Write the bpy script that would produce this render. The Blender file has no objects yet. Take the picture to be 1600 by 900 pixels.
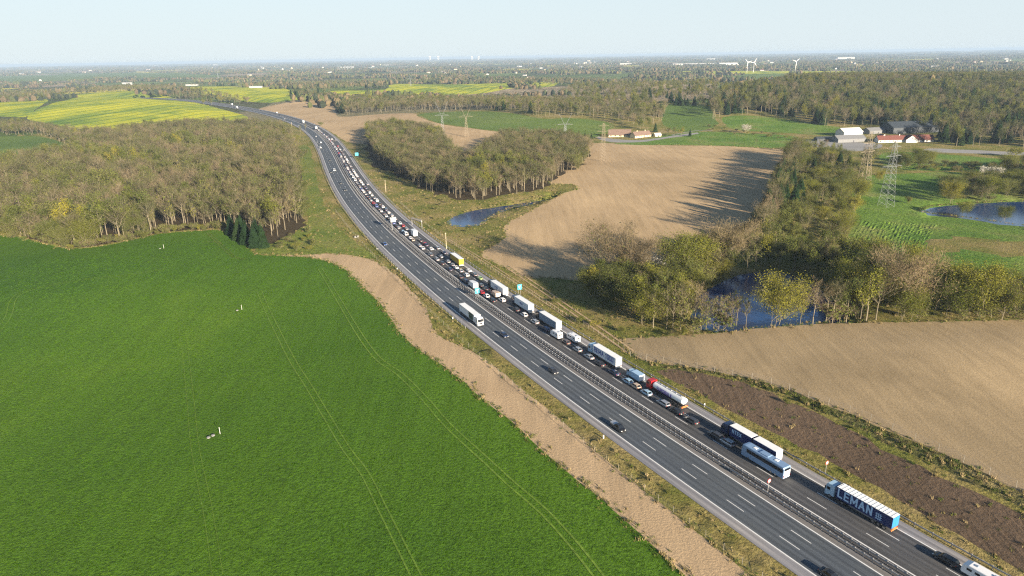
import bpy, bmesh, math, random
import numpy as np
from mathutils import Vector, Matrix
from mathutils.geometry import delaunay_2d_cdt
R = math.radians
rnd = random.Random(7)
nr = np.random.default_rng(11)
S = bpy.context.scene
COL = S.collection

# ------------------------------------------------------------------ camera, sky, sun, exposure
CAM_H, FPX = 100.0, 1067.0
ROLL = math.atan(-27/1600.0)
PITCH = math.atan((450-88)*math.cos(ROLL)/FPX)
cd = bpy.data.cameras.new('camera'); cam = bpy.data.objects.new('camera', cd); COL.objects.link(cam)
cd.sensor_width = 36; cd.lens = 36*FPX/1600; cd.clip_start = 1; cd.clip_end = 120000
cam.location = (0, 0, CAM_H)
cam.matrix_world = Matrix.Translation((0, 0, CAM_H)) @ Matrix.Rotation(R(90)-PITCH, 4, 'X') @ Matrix.Rotation(ROLL, 4, 'Z')
S.camera = cam
SUN_AZ, SUN_EL = R(180-34.0), R(14.8)     # azimuth clockwise from the view direction
w = bpy.data.worlds.new('World'); S.world = w; w.use_nodes = True
nt = w.node_tree; nt.nodes.clear()
sky = nt.nodes.new('ShaderNodeTexSky'); sky.sky_type = 'NISHITA'; sky.sun_disc = False
sky.sun_elevation = SUN_EL; sky.sun_rotation = SUN_AZ; sky.altitude = 100; sky.air_density = 1.0; sky.dust_density = 0.25; sky.ozone_density = 2.2
bg = nt.nodes.new('ShaderNodeBackground'); bg.inputs[1].default_value = 0.051
skm = nt.nodes.new('ShaderNodeMix'); skm.data_type = 'RGBA'; skm.inputs[7].default_value = (5.0, 5.75, 6.15, 1)   # pale spring haze low in the sky, the same all round
_tc = nt.nodes.new('ShaderNodeTexCoord'); _sx = nt.nodes.new('ShaderNodeSeparateXYZ'); nt.links.new(_tc.outputs['Generated'], _sx.inputs[0])
_r = nt.nodes.new('ShaderNodeMapRange'); _r.interpolation_type = 'SMOOTHERSTEP'; _r.inputs[1].default_value = -0.02; _r.inputs[2].default_value = 0.42; _r.inputs[3].default_value = 0.93; _r.inputs[4].default_value = 0.0
nt.links.new(_sx.outputs[2], _r.inputs[0]); nt.links.new(_r.outputs[0], skm.inputs[0])
wo = nt.nodes.new('ShaderNodeOutputWorld'); nt.links.new(sky.outputs[0], skm.inputs[6]); nt.links.new(skm.outputs[2], bg.inputs[0]); nt.links.new(bg.outputs[0], wo.inputs[0])
sl = bpy.data.lights.new('sun', 'SUN'); sl.energy = 5.0; sl.angle = R(0.53); sl.color = (1.0, 0.85, 0.66)
so = bpy.data.objects.new('sun', sl); COL.objects.link(so)
sdir = Vector((math.sin(SUN_AZ)*math.cos(SUN_EL), math.cos(SUN_AZ)*math.cos(SUN_EL), math.sin(SUN_EL)))
so.rotation_euler = sdir.to_track_quat('Z', 'Y').to_euler()
S.view_settings.view_transform = 'Standard'; S.view_settings.look = 'None'
S.view_settings.exposure = 1.56; S.view_settings.gamma = 1.0
S.cycles.max_bounces = 6; S.cycles.volume_bounces = 0; S.cycles.transparent_max_bounces = 8
S.cycles.use_denoising = False; S.cycles.pixel_filter_type = 'BLACKMAN_HARRIS'; S.cycles.filter_width = 1.25

# ------------------------------------------------------------------ pixel -> ground
def ray(px, py):
    x = (px-800)/FPX; y = (450-py)/FPX; a = -ROLL
    xu = x*math.cos(a)+y*math.sin(a); yu = -x*math.sin(a)+y*math.cos(a)
    return np.array([xu, math.cos(PITCH)+yu*math.sin(PITCH), -math.sin(PITCH)+yu*math.cos(PITCH)])
def flat(px, py, z=0.0):
    d = ray(px, py); return (d*((CAM_H-z)/-d[2]))[:2]

# road centre line (world metres), every 40 m
RC = [(180.4,-65.0),(161.5,-29.8),(142.9,5.5),(124.8,33.5),(107.1,61.2),(85.9,95.3),(65.5,129.7),(45.6,164.4),(26.3,199.5),(7.7,234.8),(-10.4,270.5),(-27.8,306.5),(-44.6,342.8),(-60.7,379.4),(-76.1,416.3),(-90.8,453.5),(-104.9,490.9),(-118.3,528.6),(-131.2,566.4),(-143.6,604.5),(-155.7,642.6),(-167.6,680.9),(-179.3,719.1),(-191.1,757.4),(-203.1,795.6),(-215.3,833.7),(-227.8,871.7),(-240.8,909.5),(-254.2,947.2),(-268.2,984.6),(-282.8,1021.8),(-298.0,1058.7),(-313.9,1095.4),(-330.4,1131.7),(-347.5,1167.7),(-365.4,1203.4),(-383.9,1238.8),(-403.0,1273.9),(-422.7,1308.6),(-443.0,1343.1),(-463.8,1377.2),(-485.0,1411.1),(-506.7,1444.7),(-528.9,1478.1),(-551.4,1511.3),(-574.2,1544.2),(-597.4,1577.0),(-620.9,1609.5),(-644.6,1641.9),(-668.6,1674.0),(-692.9,1706.1),(-717.4,1737.9),(-742.2,1769.6),(-767.3,1801.1),(-792.5,1832.4),(-818.0,1863.6),(-860,1912),(-905,1960),(-960,2010),(-1030,2065),(-1110,2115)]
RC[:4] = [(191.7,-75.5),(170.5,-41.3),(149.4,-7.1),(128.2,27.1)]
def resample(P, step):
    P = np.array(P, float)
    # catmull-rom
    out = []
    for i in range(len(P)-1):
        p0 = P[max(i-1, 0)]; p1 = P[i]; p2 = P[i+1]; p3 = P[min(i+2, len(P)-1)]
        n = max(2, int(np.linalg.norm(p2-p1)/step))
        for k in range(n):
            t = k/n
            out.append(.5*((2*p1)+(-p0+p2)*t+(2*p0-5*p1+4*p2-p3)*t*t+(-p0+3*p1-3*p2+p3)*t**3))
    out.append(P[-1]); return np.array(out)
ROAD = resample(RC, 5.0)
_seg = np.linalg.norm(np.diff(ROAD, axis=0), axis=1); RS = np.r_[0, np.cumsum(_seg)]
S0 = RS[np.argmin(np.linalg.norm(ROAD-np.array([75.7, 112.5]), axis=1))]
RS = RS-S0                                # s = 0 near the bottom edge of the picture
def road_at(s, off=0.0):
    x = np.interp(s, RS, ROAD[:, 0]); y = np.interp(s, RS, ROAD[:, 1])
    e = 4.0
    dx = np.interp(s+e, RS, ROAD[:, 0])-np.interp(s-e, RS, ROAD[:, 0]); dy = np.interp(s+e, RS, ROAD[:, 1])-np.interp(s-e, RS, ROAD[:, 1])
    L = np.hypot(dx, dy)+1e-9; dx, dy = dx/L, dy/L
    return x+dy*off, y-dx*off, dx, dy
def road_so(X, Y):
    X = np.atleast_1d(np.asarray(X, float)); Y = np.atleast_1d(np.asarray(Y, float))
    A = ROAD[:-1:4]; B = np.vstack([ROAD[4::4], ROAD[-1:]])[:len(A)]; SA = RS[:-1:4]
    D = B-A; L = np.linalg.norm(D, axis=1)+1e-9; U = D/L[:, None]
    bd = np.full(X.shape, 1e9); bo = np.zeros(X.shape); bs = np.zeros(X.shape)
    for a, u, l, s in zip(A, U, L, SA):
        rx, ry = X-a[0], Y-a[1]; f = np.clip(rx*u[0]+ry*u[1], 0, l)
        qx, qy = rx-u[0]*f, ry-u[1]*f; d = qx*qx+qy*qy; m = d < bd
        bd[m] = d[m]; bs[m] = s+f[m]; bo[m] = (rx*u[1]-ry*u[0])[m]
    return bs, np.sign(bo)*np.sqrt(bd)

# ------------------------------------------------------------------ terrain height
def sm(x, a, b):
    t = np.clip((x-a)/(b-a), 0, 1); return t*t*(3-2*t)
HILLS = []
for px, py, sx, sy, h in [(1240,585,75,24,4.6),(1560,600,60,40,2.5)]:
    q = flat(px, py); HILLS.append((q[0], q[1], sx, sy, h))
for px, py, sx, sy, h in [(200,168,330,330,15),(1480,150,620,420,26),(1180,160,260,260,10),(380,430,75,60,4.5),(1050,290,110,120,4),
                          (700,140,500,350,10),(760,185,200,120,6),(340,142,300,300,8),(60,560,90,80,-2.5),(1120,180,160,120,5),(860,195,120,100,5)]:
    q = flat(px, py); HILLS.append((q[0], q[1], sx, sy, h))
def hgt(X, Y):
    X = np.asarray(X, float); Y = np.asarray(Y, float); sh = X.shape
    X = X.ravel(); Y = Y.ravel(); z = np.zeros(X.shape)
    for x, y, sx, sy, h in HILLS:
        z += h*np.exp(-((X-x)/sx)**2/2-((Y-y)/sy)**2/2)
    d = np.hypot(X, Y)
    z += 0.7*np.sin(X/61+1.3)*np.sin(Y/83+.4)*sm(d, 150, 500)
    z += 5*np.sin(X/900+.7)*np.sin(Y/700+2.1)*sm(d, 1800, 4000)
    s, o = road_so(X, Y)
    z *= sm(np.abs(o), 24, 150)*.97+.0
    z += 3.6*sm(o, 17.5, 44)*sm(-s, -190, -90)*(1-sm(d, 900, 1400))           # cutting slope on the right
    z -= 1.0*np.exp(-((o+21.5)/1.6)**2)*sm(-s, -700, -600)                    # ditch on the left
    return z.reshape(sh)
def at(px, py, above=0.0):
    d = ray(px, py)
    if d[2] > -1e-3: d[2] = -1e-3
    t0 = (CAM_H-45)/-d[2]; t1 = (CAM_H+6)/-d[2]
    t = np.linspace(t0, t1, 90); P = d[None, :]*t[:, None]; P[:, 2] += CAM_H
    g = P[:, 2]-hgt(P[:, 0], P[:, 1])-above
    k = int(np.argmax(g <= 0)) if (g <= 0).any() else len(t)-1
    k = max(k, 1); a, b = g[k-1], g[k]; f = a/(a-b) if a != b else 0
    q = P[k-1]*(1-f)+P[k]*f
    return float(q[0]), float(q[1])
def H1(x, y): return float(hgt(np.array([x]), np.array([y]))[0])

# ------------------------------------------------------------------ materials
def mat(name, rough=.8, base=(.5, .5, .5), metal=0, spec=.3, coat=0, emit=None):
    m = bpy.data.materials.new(name); m.use_nodes = True
    b = m.node_tree.nodes['Principled BSDF']
    b.inputs['Base Color'].default_value = (*base, 1); b.inputs['Roughness'].default_value = rough
    b.inputs['Metallic'].default_value = metal; b.inputs['Specular IOR Level'].default_value = spec
    b.inputs['Coat Weight'].default_value = coat
    return m
def N(m, t, **kw):
    n = m.node_tree.nodes.new(t)
    for k, v in kw.items():
        if k in n.inputs.keys() if isinstance(k, str) else False: n.inputs[k].default_value = v
        else: setattr(n, k, v)
    return n
def lk(m, a, b): m.node_tree.links.new(a, b)
def noise(m, vec, scale, detail=4, rough=.55, dist=0):
    n = m.node_tree.nodes.new('ShaderNodeTexNoise'); n.inputs['Scale'].default_value = scale
    n.inputs['Detail'].default_value = detail; n.inputs['Roughness'].default_value = rough; n.inputs['Distortion'].default_value = dist
    lk(m, vec, n.inputs['Vector']); return n.outputs['Fac']
def ramp(m, fac, stops, interp='LINEAR'):
    r = m.node_tree.nodes.new('ShaderNodeValToRGB'); r.color_ramp.interpolation = interp
    e = r.color_ramp.elements
    while len(e) > 1: e.remove(e[-1])
    e[0].position = stops[0][0]; e[0].color = (*stops[0][1], 1)
    for p, c in stops[1:]:
        k = e.new(p); k.color = (*c, 1)
    lk(m, fac, r.inputs[0]); return r.outputs[0]
def mixc(m, fac, a, b, mode='MIX'):
    n = m.node_tree.nodes.new('ShaderNodeMix'); n.data_type = 'RGBA'; n.blend_type = mode
    if isinstance(fac, (int, float)): n.inputs[0].default_value = fac
    else: lk(m, fac, n.inputs[0])
    for i, v in ((6, a), (7, b)):
        if isinstance(v, tuple): n.inputs[i].default_value = (*v, 1)
        else: lk(m, v, n.inputs[i])
    return n.outputs[2]
def bump(m, h, strength, dist):
    n = m.node_tree.nodes.new('ShaderNodeBump'); n.inputs['Strength'].default_value = strength; n.inputs['Distance'].default_value = dist
    lk(m, h, n.inputs['Height']); lk(m, n.outputs[0], m.node_tree.nodes['Principled BSDF'].inputs['Normal']); return n
def ocoord(m, scale=(1, 1, 1), rot=0.0, loc=(0, 0, 0)):
    g = m.node_tree.nodes.new('ShaderNodeNewGeometry')
    mp = m.node_tree.nodes.new('ShaderNodeMapping'); mp.inputs['Scale'].default_value = scale; mp.inputs['Rotation'].default_value = (0, 0, rot); mp.inputs['Location'].default_value = loc
    lk(m, g.outputs['Position'], mp.inputs['Vector']); return mp.outputs[0]
def setc(m, c): lk(m, c, m.node_tree.nodes['Principled BSDF'].inputs['Base Color'])
def math_(m, op, a, b=None):
    n = m.node_tree.nodes.new('ShaderNodeMath'); n.operation = op
    for i, v in enumerate((a, b)):
        if v is None: continue
        if isinstance(v, (int, float)): n.inputs[i].default_value = v
        else: lk(m, v, n.inputs[i])
    return n.outputs[0]

def rough_grass():
    m = mat('rough_grass', .95, spec=.1); v = ocoord(m)
    c = ramp(m, noise(m, v, .035, 6, .65), [(.3, (.1, .125, .025)), (.43, (.17, .175, .04)), (.54, (.25, .21, .07)), (.7, (.34, .26, .125))])
    c2 = ramp(m, noise(m, v, .6, 5, .7), [(.3, (.62, .62, .62)), (.7, (1.3, 1.3, 1.3))])
    setc(m, mixc(m, 1.0, c, c2, 'MULTIPLY')); bump(m, noise(m, v, 1.1, 5, .7), 1.0, .9); return m
def crop(name, dark, mid, light, rot=0.55, tuft=1.5, bs=.8, patch=.006):
    m = mat(name, .9, spec=.12); v = ocoord(m)
    big = ramp(m, noise(m, v, patch, 4, .6), [(.32, dark), (.52, mid), (.7, light)])
    st = ocoord(m, (.35, .018, 1), rot)
    strp = ramp(m, noise(m, st, 1.0, 3, .6), [(.3, (.88, .88, .88)), (.7, (1.1, 1.1, 1.1))])
    t = noise(m, v, tuft, 4, .75)
    tc = ramp(m, t, [(.32, (.5, .52, .5)), (.5, (1, 1, 1)), (.68, (1.45, 1.4, 1.3))])
    setc(m, mixc(m, 1.0, mixc(m, 1.0, big, strp, 'MULTIPLY'), tc, 'MULTIPLY'))
    bump(m, t, 1.0, bs); return m
def soil(name, a, b, c, rot, rows=.9, bs=.35, patch=.012, grain=1.6):
    m = mat(name, .95, spec=.08); v = ocoord(m)
    big = ramp(m, noise(m, v, patch, 5, .6, .6), [(.3, a), (.5, b), (.7, c)])
    st = ocoord(m, (rows, .012, 1), rot)
    r1 = noise(m, st, 1.0, 4, .7)
    strp = ramp(m, r1, [(.3, (.84, .84, .84)), (.7, (1.12, 1.12, 1.12))])
    g = noise(m, v, grain, 5, .75)
    gc = ramp(m, g, [(.3, (.86, .86, .87)), (.7, (1.1, 1.1, 1.09))])
    setc(m, mixc(m, 1.0, mixc(m, 1.0, big, strp, 'MULTIPLY'), gc, 'MULTIPLY'))
    bump(m, math_(m, 'ADD', g, r1), .8, bs); return m
def rapeseed():
    m = mat('rapeseed_bloom', .9, spec=.1); v = ocoord(m)
    c = ramp(m, noise(m, ocoord(m, (1, .45, 1), .2), .009, 6, .68, .8), [(.3, (.11, .2, .03)), (.43, (.25, .32, .03)), (.54, (.48, .48, .025)), (.78, (.6, .57, .03))])
    wv = m.node_tree.nodes.new('ShaderNodeTexWave'); wv.inputs['Scale'].default_value = .0085; wv.inputs['Distortion'].default_value = .25
    lk(m, ocoord(m, (1, 1, 1), .12), wv.inputs['Vector'])
    tram = ramp(m, wv.outputs['Fac'], [(0, (.35, .5, .9)), (.04, (.45, .6, 1)), (.1, (1, 1, 1))])
    setc(m, mixc(m, 1.0, c, tram, 'MULTIPLY')); bump(m, noise(m, v, .9, 4, .7), .8, .6); return m
def farmland():
    m = mat('far_farmland', .95, spec=.08); v = ocoord(m)
    vo = m.node_tree.nodes.new('ShaderNodeTexVoronoi'); vo.inputs['Scale'].default_value = .0022; lk(m, ocoord(m, (1, .55, 1), .5), vo.inputs['Vector'])
    sp = m.node_tree.nodes.new('ShaderNodeSeparateColor'); lk(m, vo.outputs['Color'], sp.inputs[0])
    c = ramp(m, sp.outputs[0], [(0, (.08, .12, .03)), (.22, (.12, .17, .04)), (.4, (.15, .2, .05)), (.52, (.2, .18, .1)), (.62, (.09, .1, .045)), (.74, (.32, .26, .17)), (.92, (.5, .46, .05))], 'CONSTANT')
    d = ramp(m, noise(m, v, .004, 6, .7), [(.45, (.07, .075, .035)), (.56, (.35, .35, .35))])
    n = noise(m, v, .0035, 7, .75)
    f = math_(m, 'GREATER_THAN', n, .56)
    setc(m, mixc(m, f, c, ramp(m, noise(m, v, .02, 5, .8), [(.3, (.035, .045, .022)), (.7, (.1, .095, .05))])))
    bump(m, noise(m, v, .02, 6, .8), 1.0, 14); return m
def asphalt(name, base, warm=0.0, streak=True):
    m = mat(name, .72, spec=.35)
    uv = m.node_tree.nodes.new('ShaderNodeUVMap'); mp = m.node_tree.nodes.new('ShaderNodeMapping'); mp.inputs['Scale'].default_value = (.02, 1.0, 1); lk(m, uv.outputs[0], mp.inputs[0])
    v = ocoord(m)
    a = noise(m, mp.outputs[0], 1.3, 4, .6)
    c1 = ramp(m, a, [(.28, tuple(x*.68 for x in base)), (.5, base), (.72, tuple(x*1.3 for x in base))])
    p = ramp(m, noise(m, v, .05, 4, .6), [(.35, (.9, .92, .97)), (.65, (1.08, 1.05, 1.0))])
    g = ramp(m, noise(m, v, 3.0, 3, .7), [(.3, (.9, .9, .9)), (.7, (1.1, 1.1, 1.1))])
    sx = m.node_tree.nodes.new('ShaderNodeSeparateXYZ'); lk(m, uv.outputs[0], sx.inputs[0])
    wp = math_(m, 'COSINE', math_(m, 'MULTIPLY', math_(m, 'SUBTRACT', math_(m, 'ABSOLUTE', sx.outputs[1]), 3.64), 3.351))
    wn = math_(m, 'ADD', math_(m, 'MULTIPLY', wp, .5), noise(m, mp.outputs[0], .7, 3, .6))
    g = mixc(m, 1.0, g, ramp(m, wn, [(.1, (1.12, 1.11, 1.1)), (.9, (.8, .81, .83))]), 'MULTIPLY')
    setc(m, mixc(m, 1.0, mixc(m, 1.0, c1, p, 'MULTIPLY'), g, 'MULTIPLY')); return m
def simple(name, base, rough=.6, var=.12, scale=1.5, metal=0, spec=.4, coat=0, world=True):
    m = mat(name, rough, base, metal, spec, coat)
    if world: v = ocoord(m)
    else:
        tc = m.node_tree.nodes.new('ShaderNodeTexCoord'); v = tc.outputs['Object']
    setc(m, ramp(m, noise(m, v, scale, 4, .65), [(.25, tuple(x*(1-var) for x in base)), (.75, tuple(min(1, x*(1+var)) for x in base))])); return m
def foliage(name, stops, var=.35, trans=.25, nscale=.35):
    m = bpy.data.materials.new(name); m.use_nodes = True; m.node_tree.nodes.clear()
    oi = m.node_tree.nodes.new('ShaderNodeObjectInfo')
    c = ramp(m, oi.outputs['Random'], stops)
    v = ocoord(m)
    nn = ramp(m, noise(m, v, nscale, 3, .7), [(.3, (1-var,)*3), (.7, (1+var,)*3)])
    cc = mixc(m, 1.0, c, nn, 'MULTIPLY')
    d = m.node_tree.nodes.new('ShaderNodeBsdfDiffuse'); t = m.node_tree.nodes.new('ShaderNodeBsdfTranslucent'); mx = m.node_tree.nodes.new('ShaderNodeMixShader'); o = m.node_tree.nodes.new('ShaderNodeOutputMaterial')
    lk(m, cc, d.inputs[0]); lk(m, cc, t.inputs[0]); mx.inputs[0].default_value = trans
    lk(m, d.outputs[0], mx.inputs[1]); lk(m, t.outputs[0], mx.inputs[2]); lk(m, mx.outputs[0], o.inputs[0]); return m
def water():
    m = mat('pond_water', .06, (.009, .042, .14), spec=.6); v = ocoord(m, (1, .4, 1), .6)  # deep blue base colour stands in for the reflected sky
    bump(m, noise(m, v, 1.2, 4, .6), .35, .12); return m
M = dict(
 rough=rough_grass(),
 wheat=crop('winter_wheat', (.046, .115, .008), (.075, .155, .010), (.145, .225, .018), tuft=1.3, bs=.5, patch=.0045),
 green=crop('young_green_crop', (.08, .14, .025), (.115, .175, .03), (.15, .2, .045), tuft=.7),
 meadow=crop('spring_meadow', (.075, .16, .018), (.125, .205, .03), (.21, .215, .07), tuft=.5, patch=.02),
 strip=crop('grass_strip', (.1, .15, .025), (.16, .19, .035), (.2, .2, .06), tuft=.6, patch=.03),
 tan=soil('harrowed_soil', (.37, .268, .15), (.455, .33, .188), (.52, .38, .215), 0.95, rows=.3, bs=.12),
 tan2=soil('pale_seedbed', (.26, .198, .115), (.38, .288, .168), (.47, .355, .195), 1.15, rows=.35, bs=.12, patch=.009),
 sand=soil('sandy_soil', (.41, .295, .175), (.46, .335, .2), (.51, .375, .23), .5, rows=.15, bs=.22, grain=1.4),
 bank=soil('dark_turned_soil', (.1, .072, .048), (.145, .102, .068), (.19, .138, .09), 2.0, rows=.7, bs=.4, grain=.8),
 scrub=crop('scrubby_verge', (.05, .065, .02), (.1, .1, .035), (.22, .18, .08), tuft=.45, bs=1.5, patch=.05),
 litter=simple('woodland_litter', (.065, .05, .028), .95, .35, .3, spec=.05),
 rape=rapeseed(), farm=farmland(), water=water(),
 asph_l=asphalt('asphalt_incoming', (.083, .096, .109)), asph_r=asphalt('asphalt_outgoing', (.08, .081, .083)),
 shoulder=asphalt('hard_shoulder_surface', (.25, .245, .25)), median=asphalt('median_surface', (.2, .19, .18)), median_d=asphalt('median_dark', (.075, .072, .07)),
 paintw=simple('road_paint', (.72, .72, .7), .6, .1, 2.0), gravel=simple('pale_gravel', (.26, .255, .245), .95, .2, .6), track=crop('wheel_track', (.09, .175, .02), (.125, .21, .026), (.14, .215, .035), tuft=1.0, bs=.08),
 steel=simple('galvanised_steel', (.5, .5, .5), .45, .12, 3, .5), darksteel=simple('weathered_steel', (.2, .2, .2), .6, .2, 3, .3), post=simple('grey_timber', (.24, .22, .18), .9, .2, 3),
 glass=mat('tinted_glass', .08, (.012, .015, .02), spec=.7), tyre=simple('rubber', (.02, .02, .02), .9, .2, 4), rim=simple('wheel_metal', (.35, .35, .36), .35, .1, 4, .8),
 black=simple('black_plastic', (.022, .022, .024), .6, .15, 4), lampw=mat('lamp_glass', .1, (.8, .82, .8), spec=.6), lampr=mat('tail_lamp_red', .2, (.28, .008, .008), spec=.6), plate=simple('plate_white', (.75, .75, .72), .5, .05, 4),
 bark=simple('pale_bark', (.215, .185, .125), .9, .3, .8), barkd=simple('brown_bark', (.15, .12, .08), .9, .3, .8),
 twig=foliage('brown_twigs', [(0, (.06, .056, .03)), (.15, (.135, .116, .066)), (.3, (.085, .092, .038)), (.45, (.165, .138, .08)), (.6, (.095, .11, .036)), (.8, (.14, .128, .06)), (1, (.058, .07, .026))], .3),
 twig2=foliage('tan_twigs', [(0, (.175, .14, .082)), (.5, (.235, .18, .108)), (1, (.18, .155, .08))]),
 bud=foliage('spring_buds', [(0, (.095, .12, .02)), (.3, (.14, .155, .028)), (.6, (.185, .19, .03)), (.85, (.25, .225, .03)), (1, (.13, .165, .03))]),
 bud2=foliage('olive_buds', [(0, (.08, .1, .025)), (.5, (.12, .14, .034)), (1, (.16, .17, .045))]),
 needle=foliage('fir_needles', [(0, (.011, .024, .011)), (.5, (.017, .034, .013)), (1, (.028, .046, .016))], .3, .1),
 blossom=foliage('white_blossom', [(0, (.5, .48, .42)), (1, (.6, .58, .52))]),
 rust=foliage('rust_twigs', [(0, (.2, .1, .05)), (1, (.24, .13, .06))]),
)
PAINTS = {}
def paint(name, col, rough=.35, metal=0.0):
    if name not in PAINTS: PAINTS[name] = simple('paint_'+name.replace(' ', '_'), col, rough, .04, 2.0, metal, .5, .6, world=False)
    return PAINTS[name]
for n_, c_, me in [('white', (.8, .8, .8), 0), ('silver', (.46, .48, .5), .5), ('grey', (.16, .17, .18), .3), ('black', (.012, .012, .014), 0), ('dark blue', (.015, .03, .08), 0), ('blue', (.03, .09, .3), .1),
                   ('red', (.42, .015, .02), 0), ('beige', (.5, .4, .3), 0), ('pale blue', (.32, .48, .62), 0), ('green', (.25, .4, .12), 0), ('dark grey', (.05, .05, .055), .2), ('brown', (.16, .12, .1), .2)]:
    paint(n_, c_, .32, me)

# ------------------------------------------------------------------ mesh builder
class MB:
    def __init__(s): s.v = []; s.f = []; s.m = []; s.uv = None
    def box(s, c, d, mi=0, rz=0, taper=1.0):
        cx, cy, cz = c; a, b, e = d[0]/2, d[1]/2, d[2]/2; k = len(s.v); cr, sr = math.cos(rz), math.sin(rz)
        for z, t in ((-e, 1), (e, taper)):
            for x, y in ((-a, -b), (a, -b), (a, b), (-a, b)):
                x *= t; y *= t; s.v.append((cx+x*cr-y*sr, cy+x*sr+y*cr, cz+z))
        for q in ((3, 2, 1, 0), (4, 5, 6, 7), (0, 1, 5, 4), (1, 2, 6, 5), (2, 3, 7, 6), (3, 0, 4, 7)):
            s.f.append(tuple(k+i for i in q)); s.m.append(mi)
        return s
    def poly(s, pts, mi=0):
        k = len(s.v); s.v += [tuple(p) for p in pts]; s.f.append(tuple(range(k, k+len(pts)))); s.m.append(mi); return s
    def loft(s, rings, mi=0, cap=True):
        k = len(s.v); n = len(rings[0])
        for r in rings: s.v += [tuple(p) for p in r]
        for i in range(len(rings)-1):
            for j in range(n):
                a = k+i*n+j; b = k+i*n+(j+1) % n; s.f.append((a, b, b+n, a+n)); s.m.append(mi)
        if cap:
            s.f.append(tuple(k+j for j in reversed(range(n)))); s.f.append(tuple(k+(len(rings)-1)*n+j for j in range(n))); s.m += [mi, mi]
        return s
    def tube(s, pts, rad, n=5, mi=0, cap=True):
        pts = [Vector(p) for p in pts]; rings = []
        for i, p in enumerate(pts):
            d = (pts[min(i+1, len(pts)-1)]-pts[max(i-1, 0)]).normalized()
            u = d.cross(Vector((0, 0, 1)) if abs(d.z) < .9 else Vector((1, 0, 0))).normalized(); w_ = d.cross(u)
            r = rad[i] if isinstance(rad, (list, tuple)) else rad
            rings.append([p+(u*math.cos(2*math.pi*j/n)+w_*math.sin(2*math.pi*j/n))*r for j in range(n)])
        return s.loft(rings, mi, cap)
    def cyl(s, c, r, h, axis='Z', n=12, mi=0):
        c = Vector(c); a = {'X': Vector((1, 0, 0)), 'Y': Vector((0, 1, 0)), 'Z': Vector((0, 0, 1))}[axis]
        return s.tube([c-a*h/2, c+a*h/2], r, n, mi)
    def mesh(s, name, mats, smooth=False):
        me = bpy.data.meshes.new(name); me.from_pydata(s.v, [], s.f)
        for m_ in mats: me.materials.append(m_)
        if len(mats) > 1: me.polygons.foreach_set('material_index', s.m)
        if s.uv is not None:
            l = me.uv_layers.new(name='UVMap'); idx = np.zeros(len(me.loops), int); me.loops.foreach_get('vertex_index', idx)
            l.data.foreach_set('uv', np.array(s.uv)[idx].ravel())
        if smooth: me.polygons.foreach_set('use_smooth', [True]*len(me.polygons))
        me.update(); return me
def link(name, me, parent=None, loc=(0, 0, 0), rz=0.0, scale=None):
    o = bpy.data.objects.new(name, me); COL.objects.link(o); o.location = loc
    if rz: o.rotation_euler = (0, 0, rz)
    if scale: o.scale = (scale,)*3 if isinstance(scale, (int, float)) else scale
    if parent is not None: o.parent = parent
    return o
def tag(o, label=None, cat=None, group=None, kind=None):
    if label: o['label'] = label
    if cat: o['category'] = cat
    if group: o['group'] = group
    if kind: o['kind'] = kind
    return o
def empty(name, loc, rz, label, cat, group=None):
    o = link(name, None, None, loc, rz); return tag(o, label, cat, group)
def struct(name, me, label, kind='structure'):
    o = link(name, me); return tag(o, label, None, None, kind)

# ------------------------------------------------------------------ fields: one sheet cut into regions
def dens(poly, rough=0.0, smooth=True):
    P = np.array([at(x, y) for x, y in poly]); n = len(P); out = []
    for i in range(n):
        p0, p1, p2, p3 = P[i-1], P[i], P[(i+1) % n], P[(i+2) % n]
        d = math.hypot(p1[0], p1[1]); L = np.linalg.norm(p2-p1); k = int(min(24, max(1, L/max(4, d*.012))))
        for j in range(k):
            t = j/k
            if smooth:
                q = .5*((2*p1)+(-p0+p2)*t+(2*p0-5*p1+4*p2-p3)*t*t+(-p0+3*p1-3*p2+p3)*t**3)
                l = p1*(1-t)+p2*t; e = q-l; el = np.linalg.norm(e)
                if el > L*.18: q = l+e*(L*.18/el)
            else: q = p1*(1-t)+p2*t
            if rough and j: q = q+nr.normal(0, rough, 2)*min(3, d/200)
            out.append(q)
    return np.array(out)
Z = []   # (name, material, label, kind, pixel polygon)
def zone(name, m, label, poly, kind='structure', rough=.25): Z.append((name, m, label, kind, dens(poly, rough)))
zone('meadow', M['meadow'], 'mown green farmland meadow beyond the ponds at the right edge', [(1335,285),(1360,274),(1420,271),(1500,269),(1600,279),(2000,290),(2100,560),(1700,500),(1600,470),(1500,440),(1400,415),(1325,395),(1330,345)])
zone('dry_grass_patch', M['rough'], 'tan dry grass patch in the right meadow', [(1440,374),(1520,371),(1600,377),(1750,385),(1750,408),(1600,400),(1500,394),(1436,388)], rough=1.5)
zone('grass_strip', M['strip'], 'bright grass strip between the left wood and the motorway', [(466,228),(478,226),(486,238),(492,265),(497,290),(507,322),(522,347),(545,370),(575,392),(588,404),(560,402),(500,398),(440,400),(405,396),(400,385),(440,372),(478,352),(480,335),(474,300),(468,255)])
zone('bare_field', M['tan'], 'large pale tan harrowed field right of the motorway bend', [(405,170),(440,162),(470,157),(500,158),(522,163),(528,182),(560,181),(600,178),(645,177),(655,183),(690,194),(740,201),(800,209),(850,214),(880,218),(910,223),(960,224),(1000,226),(1060,227),(1130,228),(1200,232),(1240,236),(1215,260),(1205,285),(1195,310),(1180,330),(1165,350),(1130,375),(1110,390),(1070,410),(1000,440),(930,440),(860,434),(820,433),(780,415),(752,395),(790,372),(788,353),(812,338),(850,318),(885,300),(903,296),(895,288),(862,287),(700,240),(600,228),(545,222),(515,205),(480,190),(440,180)])
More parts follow.
